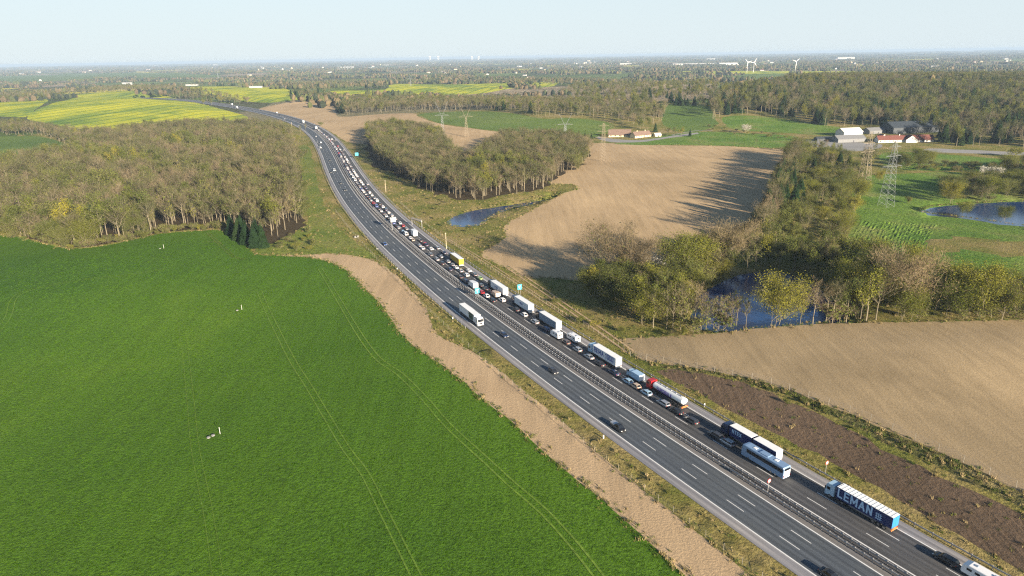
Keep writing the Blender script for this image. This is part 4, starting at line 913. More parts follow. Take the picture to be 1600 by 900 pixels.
# field markers in the wheat: a stick with a concrete lid beside it
for px, py, lab, n_ in [(344, 678, 'stick marker with two pale lids in the middle of the wheat', 2), (378, 484, 'stick marker with a pale lid near the top of the wheat', 1), (256, 388, 'single white stick near the wood edge in the wheat', 1)]:
    x, y = at(px, py); r_ = empty('field_marker', (x, y, H1(x, y)), 0, lab, 'marker post')
    link('stick', MB().cyl((0, 0, 1.1), .06, 2.2, 'Z', 6).mesh('stick', [M['plate']]), r_)
    for k_ in range(n_): link('lid', MB().cyl((-1.6-.8*k_, -1.0-1.1*k_, .2), .5, .25, 'Z', 12).mesh('lid', [M['gravel']]), r_)
x, y = at(557, 371); r_ = empty('drain_headwall', (x, y, H1(x, y)), .9, 'small pale concrete drain headwall below the left guard rail', 'drain')
link('wall', MB().box((0, 0, .45), (3, .4, 1.0)).mesh('wall', [M['gravel']]), r_); link('pipe', MB().cyl((0, -.3, .6), .45, .3, 'Y', 14).mesh('pipe', [M['black']]), r_)
# ------------------------------------------------------------------ trees
def tri_cloud(mb, P, D, ln, wd, rng, mi=0, leaf=False):
    """many small faces: P points, D directions"""
    n = len(P); D = D/(np.linalg.norm(D, axis=1)[:, None]+1e-9)
    rv = rng.normal(size=(n, 3)); W = np.cross(D, rv); W /= np.linalg.norm(W, axis=1)[:, None]+1e-9
    L = ln*rng.uniform(.6, 1.4, n)[:, None]; w_ = wd*rng.uniform(.6, 1.4, n)[:, None]
    a = P-W*w_/2; b = P+W*w_/2; c = P+D*L
    k = len(mb.v)
    if leaf:
        a = P-W*w_/2-D*L/2; b = P+W*w_/2-D*L/2; c = P+D*L/2+W*w_/2; d = P+D*L/2-W*w_/2
        V = np.stack([a, b, c, d], 1).reshape(-1, 3); mb.v += V.tolist(); mb.f += [(k+4*i, k+4*i+1, k+4*i+2, k+4*i+3) for i in range(n)]
    else:
        V = np.stack([a, b, c], 1).reshape(-1, 3); mb.v += V.tolist(); mb.f += [(k+3*i, k+3*i+1, k+3*i+2) for i in range(n)]
    mb.m += [mi]*n
def broadleaf(seed, Hh, Rad, base=.3, ntwig=2200, nlimb=6, tw=(.9, .07), buds=0, budmat='bud', twm='twig', bark='bark', lean=0, trunk_r=None, nleaf_size=.38, multi=1):
    rg = np.random.default_rng(seed); tb = MB(); ends = []
    trunk_r = trunk_r or Hh*.0105
    for t_ in range(multi):
        ox, oy = (rg.normal(0, .25*Rad, 2) if multi > 1 else (0, 0))
        hb = Hh*base; top = np.array([ox*1.6+rg.normal(0, .4), oy*1.6+rg.normal(0, .4), Hh*.86])
        mid = np.array([ox*1.2, oy*1.2, hb]); st = np.array([ox, oy, -.4])
        tb.tube([st, (st+mid)/2+rg.normal(0, .08, 3), mid, (mid+top)/2+rg.normal(0, .3, 3), top], [trunk_r*1.2/multi**.5, trunk_r/multi**.5, trunk_r*.8/multi**.5, trunk_r*.45/multi**.5, .03], 6)
        nl = max(3, nlimb//multi+1)
        for i in range(nl):
            a = 2*math.pi*(i+rg.uniform(-.3, .3))/nl*1.618*2; f = rg.uniform(0.0, .75); p0 = mid*(1-f)+top*f
            rr = Rad*rg.uniform(.62, 1.0)*math.sqrt(max(.12, 1-(f*.9)**2)); zz = min(Hh*.96, p0[2]+rr*rg.uniform(.35, 1.0)+Hh*.06)
            p2 = np.array([p0[0]+math.cos(a)*rr, p0[1]+math.sin(a)*rr, zz]); p1 = (p0+p2)/2+np.array([0, 0, -.06*rr])+rg.normal(0, .15, 3)
            r0 = trunk_r*.5*(1-f*.5)
            tb.tube([p0, p1, p2], [r0*1.15, r0*.75, .045], 4)
            for j in range(5):
                g = rg.uniform(.25, 1); q0 = p0*(1-g)+p2*g if g > .5 else p0*(1-g)+p1*g
                dv = (p2-p0)*rg.uniform(.2, .5)+rg.normal(0, Rad*.2, 3)+np.array([0, 0, Rad*.22]); q1 = q0+dv
                if q1[2] > Hh: q1[2] = Hh-rg.uniform(0, .5)
                if q1[2] < hb*.6: q1[2] = hb*.6
                tb.tube([q0, (q0+q1)/2+rg.normal(0, .12, 3), q1], [r0*.45, r0*.3, .025], 3, cap=False); ends.append((q0, q1)); 
            ends.append((p1, p2))
        ends.append((mid*.4+top*.6, top))
    E0 = np.array([e[0] for e in ends]); E1 = np.array([e[1] for e in ends])
    cb = MB(); cen = np.array([0, 0, Hh*(base+1)/2])
    def pts(n, spread):
        i = rg.integers(0, len(ends), n); f = rg.beta(2.2, 1.1, n)[:, None]
        return E0[i]*(1-f)+E1[i]*f+rg.normal(0, spread, (n, 3))
    P = pts(ntwig, Rad*.13); D = (P-cen)*.35/Rad+rg.normal(0, .55, P.shape)+np.array([0, 0, .45]); tri_cloud(cb, P, D, tw[0], tw[1], rg, 0)
    if buds:
        P = pts(buds, Rad*.15); D = rg.normal(size=P.shape); tri_cloud(cb, P, D, nleaf_size, nleaf_size, rg, 1, True)
    return tb.mesh('trunk', [M[bark]]), cb.mesh('crown', [M[twm], M[budmat]])
def fir(seed, Hh, Rad, m='needle', n=26):
    rg = np.random.default_rng(seed); tb = MB().tube([(0, 0, -.3), (0, 0, Hh*.97)], [Hh*.016, .03], 6); cb = MB()
    for i in range(n):
        f = i/n; z = Hh*(.06+.92*f); r = Rad*(1-f)**.8*rg.uniform(.85, 1.1)+.15; k = int(12+16*(1-f))
        for j in range(k):
            a = rg.uniform(0, 2*math.pi); rr = r*rg.uniform(.7, 1.12); d = np.array([math.cos(a), math.sin(a), 0.]); s_ = np.array([-d[1], d[0], 0.])
            p0 = np.array([0, 0, z]); tip = p0+d*rr+np.array([0, 0, -rr*rg.uniform(.15, .45)]); m1 = p0+d*rr*.55; wdt = rr*rg.uniform(.2, .34)+.1
            kk = len(cb.v); cb.v += [p0.tolist(), (m1+s_*wdt+[0, 0, -.1*rr]).tolist(), tip.tolist(), (m1-s_*wdt-[0, 0, .1*rr]).tolist(), (m1+[0, 0, .12*rr]).tolist()]
            cb.f += [(kk, kk+1, kk+4), (kk+1, kk+2, kk+4), (kk+2, kk+3, kk+4), (kk+3, kk, kk+4)]; cb.m += [0]*4
    return tb.mesh('trunk', [M['barkd']]), cb.mesh('crown', [M[m]])
KIND = {
 'bare_tree': [broadleaf(1, 19, 4.8, .34, 1500, 8, (1.0, .07), 120, 'bud2'), broadleaf(2, 20, 4.2, .4, 1400, 7, (1.1, .07), 0), broadleaf(3, 17, 5.2, .28, 1600, 9, (1.0, .07), 260, 'bud2'), broadleaf(4, 18, 4.6, .3, 1400, 8, (1.0, .07), 0, twm='twig2'), broadleaf(5, 19, 3.9, .3, 1300, 9, (.9, .07), 300, 'bud2')],
 'budding_tree': [broadleaf(11, 17, 4.8, .26, 800, 8, (.9, .07), 1700, nleaf_size=.3), broadleaf(12, 18, 4.2, .3, 900, 8, (.9, .07), 1300, 'bud2', nleaf_size=.3), broadleaf(13, 16, 4.6, .24, 700, 9, (.9, .07), 2100, 'bud2', nleaf_size=.3)],
 'oak_tree': [broadleaf(21, 17, 8.6, .2, 7500, 15, (1.0, .085), 300, 'bud2', 'twig2', nleaf_size=.26), broadleaf(22, 16, 7.6, .22, 6800, 14, (1.0, .085), 200, 'bud2', 'twig2', nleaf_size=.26)],
 'willow_tree': [broadleaf(31, 11, 5.6, .12, 2600, 15, (.7, .05), 12000, 'bud', nleaf_size=.14, multi=3), broadleaf(32, 10, 5.4, .1, 2400, 14, (.7, .05), 10000, 'bud2', nleaf_size=.14, multi=3), broadleaf(33, 9, 5, .12, 2400, 11, (.8, .06), 1700, 'bud2', nleaf_size=.24, multi=3, twm='twig2')],
 'slender_tree': [broadleaf(41, 17, 2.5, .24, 900, 12, (.8, .05), 120, 'bud2', twm='twig2', trunk_r=.13), broadleaf(42, 18, 2.2, .28, 800, 12, (.8, .05), 100, 'bud', twm='twig', trunk_r=.12)],
 'fir_tree': [fir(51, 16, 4.5), fir(52, 14, 4.4, n=30), fir(53, 15, 3.7)],
 'bush': [broadleaf(61, 4.2, 3.4, .08, 1700, 8, (.6, .045), 250, 'bud2', multi=4, trunk_r=.06), broadleaf(62, 3.6, 2.8, .08, 1200, 7, (.6, .045), 1100, 'bud', multi=4, trunk_r=.06, nleaf_size=.2), broadleaf(63, 3.8, 3.0, .08, 1500, 7, (.6, .045), 300, 'bud2', 'twig2', multi=4, trunk_r=.06)],
 'blossom_tree': [broadleaf(71, 7.5, 4.2, .15, 1200, 9, (.7, .06), 1600, 'blossom', 'twig2', multi=2, nleaf_size=.22)],
}
def joined(pair, name):
    mb = MB(); mats = []
    for me in pair:
        k = len(mb.v); mb.v += [tuple(v.co) for v in me.vertices]
        for p in me.polygons:
            mm = me.materials[p.material_index]
            if mm not in mats: mats.append(mm)
            mb.f.append(tuple(k+i for i in p.vertices)); mb.m.append(mats.index(mm))
    return mb.mesh(name, mats)
CAT = dict(bare_tree='tree', budding_tree='tree', oak_tree='tree', willow_tree='tree', slender_tree='tree', fir_tree='conifer', bush='bush', blossom_tree='blossom tree')
BASEH = dict(bare_tree=18.5, budding_tree=17, oak_tree=16.5, willow_tree=10, slender_tree=17.5, fir_tree=15, bush=3.9, blossom_tree=7.5)
TREES = []     # (dist, kind, x, y, scale, label, group)
def tree(px, py, kind, h, label, group=None, world=None):
    x, y = world if world is not None else at(px, py)
    TREES.append((math.hypot(x, y), kind, x, y, h/BASEH[kind], label, group))
def in_poly(P, x, y): return bool(inside(P, np.array([[x, y]]))[0])
WATERP = [z[4] for z in Z if z[1] is M['water']]
def wood(poly, sp, kinds, hr, where, jit=.5, lim=None, kinds_alt=None, altscale=120.):
    P = np.array([at(*p) for p in poly]); lo, hi = P.min(0), P.max(0)
    nx, ny = int((hi[0]-lo[0])/sp)+1, int((hi[1]-lo[1])/sp)+1
    gx, gy = np.meshgrid(np.arange(nx), np.arange(ny)); C = np.stack([lo[0]+(gx.ravel()+nr.uniform(-jit, jit, gx.size))*sp, lo[1]+(gy.ravel()+nr.uniform(-jit, jit, gx.size))*sp], 1)
    C = C[inside(P, C)]
    for wp in WATERP:
        if len(C): C = C[~inside(wp, C)]
    if not len(C): return
    s, o = road_so(C[:, 0], C[:, 1]); C = C[np.abs(o) > 22]
    ks = [k for k, w_ in kinds]; ws = np.array([w_ for k, w_ in kinds], float); ws /= ws.sum()
    for c in C:
        # patchiness: neighbouring trees tend to be of one kind
        u = .5+.5*math.sin(c[0]/41+2*math.sin(c[1]/57))*math.cos(c[1]/37+1.5*math.sin(c[0]/63)); u = min(.999, max(0, u*.55+nr.uniform(0, .45)))
        k = ks[min(len(ks)-1, int(np.searchsorted(np.cumsum(ws), u)))]
        h = nr.uniform(*hr)*(1.0 if BASEH[k] > 12 else .8 if k == 'willow_tree' else BASEH[k]/17)
        nmx = dict(bare_tree='bare tree', budding_tree='budding tree', oak_tree='broad bare tree', willow_tree='rounded olive tree', slender_tree='pale stemmed tree', fir_tree='dark green fir', bush='low twiggy bush', blossom_tree='white blossoming tree')[k]
        fy = (c[1]-lo[1])/(hi[1]-lo[1]+1e-6); mx = (c[0]-lo[0])/(hi[0]-lo[0]+1e-6); hf = (h-hr[0])/(hr[1]-hr[0])
        szw = 'small ' if hf < .3 or (k in ('bush', 'willow_tree') and nr.random() < .2) else ('tall ' if hf > .75 and h > 10 else '')
        plc = ('near' if fy < .33 else 'far' if fy > .66 else 'middle')+' '+('left' if mx < .33 else 'right' if mx > .66 else 'centre')
        tree(0, 0, k, h, f'{szw}{nmx} {where}, {plc}', f'{nmx}s {where}', world=(float(c[0]), float(c[1])))
BB = [('bare_tree', 5), ('budding_tree', 2.5), ('slender_tree', .8)]
wood([(-260,360),(0,364),(40,371),(107,386),(160,382),(215,371),(250,363),(300,359),(352,355),(395,368),(430,372),(470,350),(474,335),(469,300),(464,255),(461,225),(440,210),(380,204),(300,206),(230,213),(150,226),(112,246),(60,258),(0,264),(-260,272)], 7.6, [('bare_tree', 5.6), ('slender_tree', 1.6), ('budding_tree', 1.7), ('fir_tree', .3)], (12, 24), 'in the large wood on the left')
wood([(-200,200),(0,199),(40,199),(110,210),(165,213),(240,202),(330,199),(400,203),(380,212),(250,217),(150,226),(112,228),(60,211),(0,211),(-200,212)], 9, [('bare_tree', 5), ('budding_tree', 2)], (12, 17), 'in woods below the rapeseed hill')
wood([(573,206),(600,203),(650,206),(690,217),(708,250),(735,264),(760,240),(775,226),(800,221),(860,221),(922,234),(924,245),(902,262),(872,276),(862,289),(850,297),(800,304),(740,314),(700,310),(650,292),(628,275),(600,262),(580,240)], 7.0, [('bare_tree', 6), ('budding_tree', 2), ('fir_tree', .2)], (15, 20), 'in the wood right of the bend')
wood([(540,182),(536,168),(560,158),(620,160),(640,157),(700,160),(780,160),(850,163),(930,163),(1000,166),(1040,172),(1032,195),(1000,200),(965,192),(930,185),(880,181),(840,183),(800,174),(740,172),(690,172),(640,174),(600,176),(560,179)], 13, [('bare_tree', 5), ('budding_tree', 1.5), ('fir_tree', .8)], (15, 20), 'in the wood behind the bare field')
wood([(1105,173),(1130,160),(1150,148),(1200,138),(1300,128),(1400,124),(1600,122),(2000,126),(2000,240),(1700,236),(1600,232),(1480,228),(1450,208),(1380,199),(1330,199),(1300,200),(1250,188),(1190,179),(1140,181),(1112,190)], 14, [('fir_tree', 2.2), ('bare_tree', 3.2), ('budding_tree', 1.6), ('fir_tree', 2), ('bare_tree', 1), ('fir_tree', .6)], (17, 27), 'in the hilly forest on the right')
wood([(870,150),(900,136),(1000,134),(1100,134),(1150,140),(1140,152),(1105,168),(1045,160),(1000,163),(930,160)], 22, [('bare_tree', 4), ('budding_tree', 2), ('fir_tree', 1.4)], (14, 19), 'in the far middle woods')
wood([(-300,152),(0,150),(110,148),(180,138),(250,138),(350,150),(395,160),(330,166),(300,160),(210,142),(120,148),(60,156),(0,160),(-300,168)], 18, [('bare_tree', 4), ('budding_tree', 1), ('fir_tree', 1.2)], (12, 18), 'around the rapeseed hill top')
wood([(-300,150),(0,148),(170,138),(330,134),(480,130),(520,128),(700,126),(870,124),(1010,128),(1010,132),(870,134),(700,130),(610,130),(600,138),(520,140),(505,150),(455,140),(400,134),(270,136),(180,142),(0,152),(-300,156)], 30, [('bare_tree', 4), ('fir_tree', 1.6)], (12, 17), 'in the belt of far copses')
wood([(445,150),(480,148),(545,158),(560,166),(530,182),(520,160),(480,152)], 14, [('bare_tree', 3), ('fir_tree', 2)], (14, 19), 'by the upper yellow fields')
wood([(1045,160),(1110,163),(1120,170),(1180,178),(1100,166),(1045,165)], 15, [('bare_tree', 3), ('fir_tree', 2), ('budding_tree', 1)], (13, 18), 'along the top of the hillside field')
# belt between bare field and meadow
wood([(1243,243),(1262,235),(1300,236),(1335,262),(1352,290),(1338,315),(1332,345),(1320,385),(1300,405),(1240,418),(1190,412),(1170,395),(1180,375),(1192,345),(1208,310),(1222,280)], 9.5, [('fir_tree', .9), ('willow_tree', 2.4), ('budding_tree', 1.6), ('bare_tree', 1.2), ('bush', 1.6), ('willow_tree', 3), ('blossom_tree', .3)], (9.5, 15), 'in the belt beside the right meadow')
wood([(1330,420),(1360,420),(1450,452),(1600,486),(1800,500),(1800,512),(1600,501),(1450,502),(1335,502),(1318,480)], 8.5, [('bare_tree', 1.8), ('willow_tree', 3), ('bush', 1.6), ('budding_tree', 1.2)], (12, 19), 'along the seedbed field edge')
wood([(1115,425),(1150,405),(1180,398),(1240,410),(1310,410),(1350,425),(1345,500),(1325,496),(1318,478),(1290,460),(1262,443),(1225,429),(1180,427),(1150,436),(1120,444)], 6.5, [('budding_tree', 2), ('bare_tree', 3), ('willow_tree', 2)], (11, 16), 'on the far bank of the blue lake')
wood([(1243,244),(1252,246),(1240,285),(1228,310),(1216,338),(1204,362),(1190,382),(1182,378),(1194,350),(1206,322),(1218,295),(1230,268)], 4.6, [('fir_tree', 2), ('bare_tree', 2), ('willow_tree', .8)], (16, 22), 'on the bare field side of the belt')
wood([(905,445),(960,438),(1020,442),(1080,440),(1110,428),(1125,432),(1095,450),(1082,475),(1078,505),(1060,518),(1000,512),(960,495),(925,470)], 7, [('bare_tree', 3.4), ('willow_tree', 1.2), ('budding_tree', .8), ('bush', 1.2), ('slender_tree', .8)], (12, 16), 'in the copse left of the lake')
# bushes and hedges
wood([(640,300),(700,315),(700,340),(740,358),(770,380),(755,390),(715,365),(680,350),(650,320)], 13, [('bush', 1)], (5, 8), 'around the dark pond')
wood([(1390,250),(1600,262),(1700,268),(1700,276),(1600,276),(1480,268),(1400,266)], 9, [('bush', 3), ('willow_tree', 2), ('blossom_tree', .8)], (12, 16), 'in the hedge behind the right meadow')
wood([(1468,300),(1520,292),(1600,286),(1700,286),(1700,312),(1600,313),(1540,315),(1480,318)], 9, [('willow_tree', 2), ('bush', 2)], (11, 16), 'beside the blue pond at the right')
wood([(1100,196),(1160,205),(1240,213),(1250,220),(1170,213),(1110,208)], 16, [('bush', 2), ('bare_tree', .6)], (9, 14), 'in the hedge between the green pastures')
wood([(930,505),(1000,523),(1080,518),(1100,524),(1040,528),(980,530),(935,520),(880,490),(860,470)], 8, [('bush', 1)], (7, 11), 'on the bank below the lake copse')
wood([(405,392),(440,375),(478,358),(490,370),(500,392),(450,396)], 8, [('bush', 2.5)], (8, 13), 'in the rough corner by the firs')
wood([(855,250),(905,240),(925,246),(900,268)], 9, [('willow_tree', 1), ('bare_tree', 1)], (12, 15), 'at the bare field wood tip')
wood([(1010,566),(1100,586),(1200,606),(1300,645),(1400,690),(1500,735),(1600,785),(1700,838),(1700,850),(1600,800),(1500,755),(1400,712),(1290,662),(1190,615),(1090,592)], 7.5, [('bush', 1)], (2.2, 5.5), 'in the scrub above the cutting')
wood([(0,370),(45,376),(107,390),(160,386),(215,375),(250,367),(300,361),(350,359),(350,353),(300,355),(250,359),(215,367),(160,378),(107,382),(45,368),(0,362)], 5.0, [('bush', 3), ('willow_tree', 1)], (9, 17), 'at the wood edge above the wheat')
wood([(470,352),(480,335),(476,300),(470,255),(462,225),(458,226),(465,255),(469,300),(472,335),(462,352)], 6, [('bush', 2), ('willow_tree', 1)], (9, 16), 'at the wood edge by the grass strip')
wood([(-600,372),(-260,360),(-260,272),(-600,280)], 16, BB, (15, 20), 'in the left wood')
for px, py, h_, k_, lab in [(1165,512,14,'slender_tree','thin bare tree just left of the round yellow willow'),(1250,507,15,'slender_tree','thin bare tree just right of the round yellow willow'),(1300,505,17,'bare_tree','brown bare tree at the lake end'),(1312,505,15,'bush','large bush at the lake end'),(1095,516,16,'slender_tree','pale thin tree over the green bushes'),(1103,515,15,'slender_tree','pale thin tree beside the round bush at the lake corner'),(1085,512,19,'bare_tree','bare tree on the left bank of the lake')]:
    tree(px, py, k_, h_ if k_ != 'bush' else h_*.4, lab, None)
for px, py, k_, h_, lab in [
 (362,366,'fir_tree',13,'dark fir at the left end of the fir group above the wheat'),(374,375,'fir_tree',15,'second dark fir of the group above the wheat'),(386,381,'fir_tree',16,'tallest dark fir in the middle of the fir group'),(399,387,'fir_tree',16,'broad dark fir at the right of the fir group'),(411,386,'fir_tree',14,'last dark fir toward the grass strip'),(378,366,'fir_tree',14,'dark fir behind the fir group'),(402,376,'fir_tree',15,'dark fir behind the broad right fir'),(4,300,'fir_tree',19,'dark fir at the left picture edge'),(12,290,'fir_tree',17,'dark fir beside the one at the left edge'),
 (948,441,'oak_tree',25,'large bare oak casting a long shadow on the bare field'),(992,447,'oak_tree',22,'second large bare oak right of the first'),(1136,428,'oak_tree',25,'big round pale oak near the end of the tree belt'),
 (1020,440,'blossom_tree',12,'white blossoming tree between the oaks and green willows'),(1052,438,'willow_tree',19,'bright yellow green willow behind the blossom tree'),(1080,434,'willow_tree',17,'yellow green willow beside the lake corner'),(1105,424,'willow_tree',17,'yellow green willow leaning over the lake'),(1125,440,'willow_tree',9,'low bright willow on the lake bank'),(1004,478,'budding_tree',12,'bright yellow budding tree in the dark copse'),
 (1205,511,'willow_tree',16.5,'round yellow crowned willow on the near lake bank'),(1130,520,'bush',6,'round green bush at the lake corner'),(1090,522,'bush',6,'green bush left of the thin trees'),
 (1041,514,'slender_tree',20,'pale stemmed tree left of the lake, first of its row'),(1051,515,'slender_tree',21,'pale stemmed tree left of the lake, second of its row'),(1063,515,'slender_tree',19,'pale stemmed tree left of the lake, third of its row'),(1072,513,'slender_tree',18,'pale stemmed tree at the lake edge, last of the left row'),
 (1115,512,'slender_tree',15,'thin bare tree in front of the blue water, leftmost'),(1123,513,'slender_tree',16,'thin bare tree in front of the blue water, second'),(1134,509,'slender_tree',14,'thin bare tree in front of the blue water, third'),(1142,510,'slender_tree',16,'thin bare tree in front of the blue water, fourth'),(1151,506,'slender_tree',15,'thin bare tree in front of the blue water, nearest the round willow'),
 (1270,505,'bare_tree',17,'small bare tree right of the round willow'),(1290,503,'bare_tree',16,'bare tree between the round willow and the dark copse'),(1322,502,'budding_tree',18,'greenish tree where the lake ends'),(1353,502,'budding_tree',20,'pale trunked yellowish tree at the right end of the lake'),(1368,500,'bare_tree',21,'bare tree behind the yellowish lakeside one'),(1412,494,'oak_tree',23,'broad bare tree in the middle of the field edge row'),(1460,492,'slender_tree',15,'thin pale tree in the field edge row'),(1520,490,'willow_tree',17,'yellow green rounded tree in the field edge row'),(1482,492,'willow_tree',13,'olive rounded tree in the field edge row'),
 (1570,345,'willow_tree',8,'round bush standing in the right-hand pond'),(1505,337,'willow_tree',8,'brown rounded bush between the two pond arms'),(1420,318,'bush',4,'low brown bush beside the lattice pylon'),(1375,283,'willow_tree',7,'small yellow green tree beside the far bank'),
 (1238,300,'fir_tree',19,'tall fir at the bare field side of the belt, nearest the yard'),(1232,312,'fir_tree',20,'tall fir at the bare field side of the belt, second'),(1226,324,'fir_tree',19,'tall fir at the bare field side of the belt, third'),(1219,336,'fir_tree',18,'tall fir at the bare field side of the belt, fourth'),(1211,350,'bare_tree',19,'tall bare tree at the bare field side of the belt'),(1240,330,'fir_tree',19,'tall fir inside the belt'),(1248,318,'fir_tree',18,'second tall fir inside the belt'),(1203,364,'bare_tree',17,'bare tree at the field side of the belt near the lake'),(1196,378,'bare_tree',16,'last bare tree at the field side of the belt'),
 (1270,275,'fir_tree',17,'dark fir at the top of the tree belt'),(1310,268,'fir_tree',18,'pointed fir in front of the farm yard, left'),(1325,268,'fir_tree',17,'pointed fir in front of the farm yard, right'),(1255,300,'fir_tree',13,'dark fir group tree beside the bare field'),(1246,310,'fir_tree',13,'dark fir by the corner of the bare field'),(1285,285,'fir_tree',12,'dark broad conifer in the tree belt, left'),(1298,285,'fir_tree',12,'dark broad conifer in the tree belt, right'),(1272,292,'fir_tree',12,'low dark conifer in the tree belt'),
 (1347,275,'slender_tree',30,'tall bare poplar behind the tree belt, left'),(1357,276,'slender_tree',31,'tall bare poplar behind the tree belt, right'),(1352,280,'bare_tree',26,'tall brown tree between the poplars'),
 (1345,310,'willow_tree',9,'bright yellow willow at the meadow corner'),(1335,335,'willow_tree',9,'bright yellow willow along the meadow edge'),(1325,360,'willow_tree',7,'small yellow willow lower on the meadow edge'),
 (904,216,'fir_tree',10,'dark fir left of the yellow-walled farmhouse'),(914,217,'fir_tree',9,'second dark fir left of the farmhouse'),(924,218,'fir_tree',9,'third dark fir left of the farmhouse'),(940,217,'bush',6,'bare bush beside the farmhouse drive'),(955,206,'bare_tree',13,'bare tree behind the dark farmhouse roof'),(1012,203,'budding_tree',17,'yellow green tree behind the farmhouse'),(1000,203,'budding_tree',16,'yellow green tree touching the farmhouse roof'),(1024,206,'fir_tree',12,'dark fir right of the farmhouse'),(1042,213,'bare_tree',13,'brown tree at the farmhouse drive'),(1053,214,'budding_tree',12,'pale green tree along the farmhouse drive'),(1064,214,'budding_tree',12,'second pale green tree along the drive'),(1078,213,'fir_tree',10,'dark tree at the end of the drive row'),(1181,227,'bare_tree',7,'small lone tree on the edge of the bare field'),
 (37,258,'blossom_tree',8,'white blossoming tree by the small left field'),(10,262,'blossom_tree',6,'low white blossoming bush at the left edge'),(1560,278,'blossom_tree',8,'white blossoming shrub in the hedge at the right'),(1535,276,'blossom_tree',8,'pinkish white shrub in the right hedge'),(1165,208,'blossom_tree',10,'white blossoming shrub on the pasture hedge'),(1590,245,'bush',8,'tan rounded bush at the right edge of the track'),
 (388,158,'bush',9,'small dark bush beside the far motorway'),(500,197,'bush',5,'lone bush at the verge of the far bend'),
 (478,205,'slender_tree',14,'pale birch at the wood tip by the motorway'),(470,212,'slender_tree',17,'pale birch next to the wood tip'),(474,220,'slender_tree',16,'pale birch by the grass strip'),
]: tree(px, py, k_, h_, lab, None)
TREES.sort(key=lambda t: t[0])
byk = {}
for t in TREES: byk.setdefault(t[1], []).append(t)
SRC = {}
for k, ms in KIND.items():
    c_ = bpy.data.collections.new('source_'+k)
    for i, pr in enumerate(ms):
        o = bpy.data.objects.new(k+'_source', joined(pr, k)); c_.objects.link(o)
    SRC[k] = c_
def scatter_stuff(name, label, col, P, Sc):
    me = bpy.data.meshes.new(name); me.from_pydata([tuple(p) for p in P], [], [])
    a = me.attributes.new('sc', 'FLOAT', 'POINT'); a.data.foreach_set('value', np.asarray(Sc, np.float32))
    o = struct(name, me, label, 'stuff')
    g = bpy.data.node_groups.new('scatter', 'GeometryNodeTree'); g.interface.new_socket('Geometry', in_out='INPUT', socket_type='NodeSocketGeometry'); g.interface.new_socket('Geometry', in_out='OUTPUT', socket_type='NodeSocketGeometry')
    n = g.nodes; gi = n.new('NodeGroupInput'); go = n.new('NodeGroupOutput'); ip = n.new('GeometryNodeInstanceOnPoints'); ci = n.new('GeometryNodeCollectionInfo')
    ci.inputs[0].default_value = col; ci.inputs['Separate Children'].default_value = True; ci.inputs['Reset Children'].default_value = True
    na = n.new('GeometryNodeInputNamedAttribute'); na.data_type = 'FLOAT'; na.inputs[0].default_value = 'sc'
    rv = n.new('FunctionNodeRandomValue'); rv.data_type = 'FLOAT_VECTOR'; rv.inputs[0].default_value = (0, 0, 0); rv.inputs[1].default_value = (0.06, 0.06, 6.283)
    ri = n.new('FunctionNodeRandomValue'); ri.data_type = 'INT'; ri.inputs[4].default_value = 0; ri.inputs[5].default_value = 100
    ip.inputs['Pick Instance'].default_value = True
    L = g.links.new; L(gi.outputs[0], ip.inputs['Points']); L(ci.outputs[0], ip.inputs['Instance']); L(rv.outputs[0], ip.inputs['Rotation']); L(na.outputs[0], ip.inputs['Scale']); L(ri.outputs[2], ip.inputs['Instance Index']); L(ip.outputs[0], go.inputs[0])
    md = o.modifiers.new('scatter', 'NODES'); md.node_group = g; return o
def visible(x, y):
    # rough test against the picture frame, with a margin
    f = y*math.cos(PITCH)+CAM_H*math.sin(PITCH)
    return f > 10 and abs(x/f) < .80
for k, lst in byk.items():
    vis = [t for t in lst if visible(t[2], t[3])]; rest = [t for t in lst if not visible(t[2], t[3])]
    named = [t for t in vis if t[6] is None]; oth = [t for t in vis if t[6] is not None]
    ind = named+oth[:max(0, 295-len(named))]; rest += oth[max(0, 295-len(named)):]
    for d, kk, x, y, s, lab, grp in ind:
        tr, cr = KIND[k][rnd.randrange(len(KIND[k]))]
        if grp is None and 'yellow' in lab and k == 'willow_tree': tr, cr = KIND[k][0]
        r_ = empty(k, (x, y, H1(x, y)), rnd.uniform(0, 6.28), lab, CAT[k], grp); r_.scale = (s*rnd.uniform(.9, 1.12), s*rnd.uniform(.9, 1.12), s)
        link('trunk', tr, r_); link('crown', cr, r_)
    if rest:
        P = np.array([(t[2], t[3]) for t in rest]); zz = hgt(P[:, 0], P[:, 1])
        scatter_stuff({'bare_tree': 'bare_woodland', 'budding_tree': 'budding_woodland', 'fir_tree': 'conifer_woodland', 'bush': 'shrubland', 'willow_tree': 'willow_scrub', 'slender_tree': 'slender_woodland', 'blossom_tree': 'blossom_thicket', 'oak_tree': 'oak_woodland'}[k],
                      {'bare_tree': 'mass of bare brown woodland filling the far woods', 'budding_tree': 'mass of yellow green budding woodland in the far woods', 'fir_tree': 'mass of dark conifers in the far woods', 'bush': 'mass of low twiggy scrub among the trees', 'willow_tree': 'mass of low olive willow scrub', 'slender_tree': 'mass of thin pale stemmed trees in the woods', 'blossom_tree': 'scattered white blossom in the far thickets', 'oak_tree': 'far broad bare trees'}[k],
                      SRC[k], [(a, b, c) for (a, b), c in zip(P, zz)], [t[4] for t in rest])
print('TREES', {k: len(v) for k, v in byk.items()})

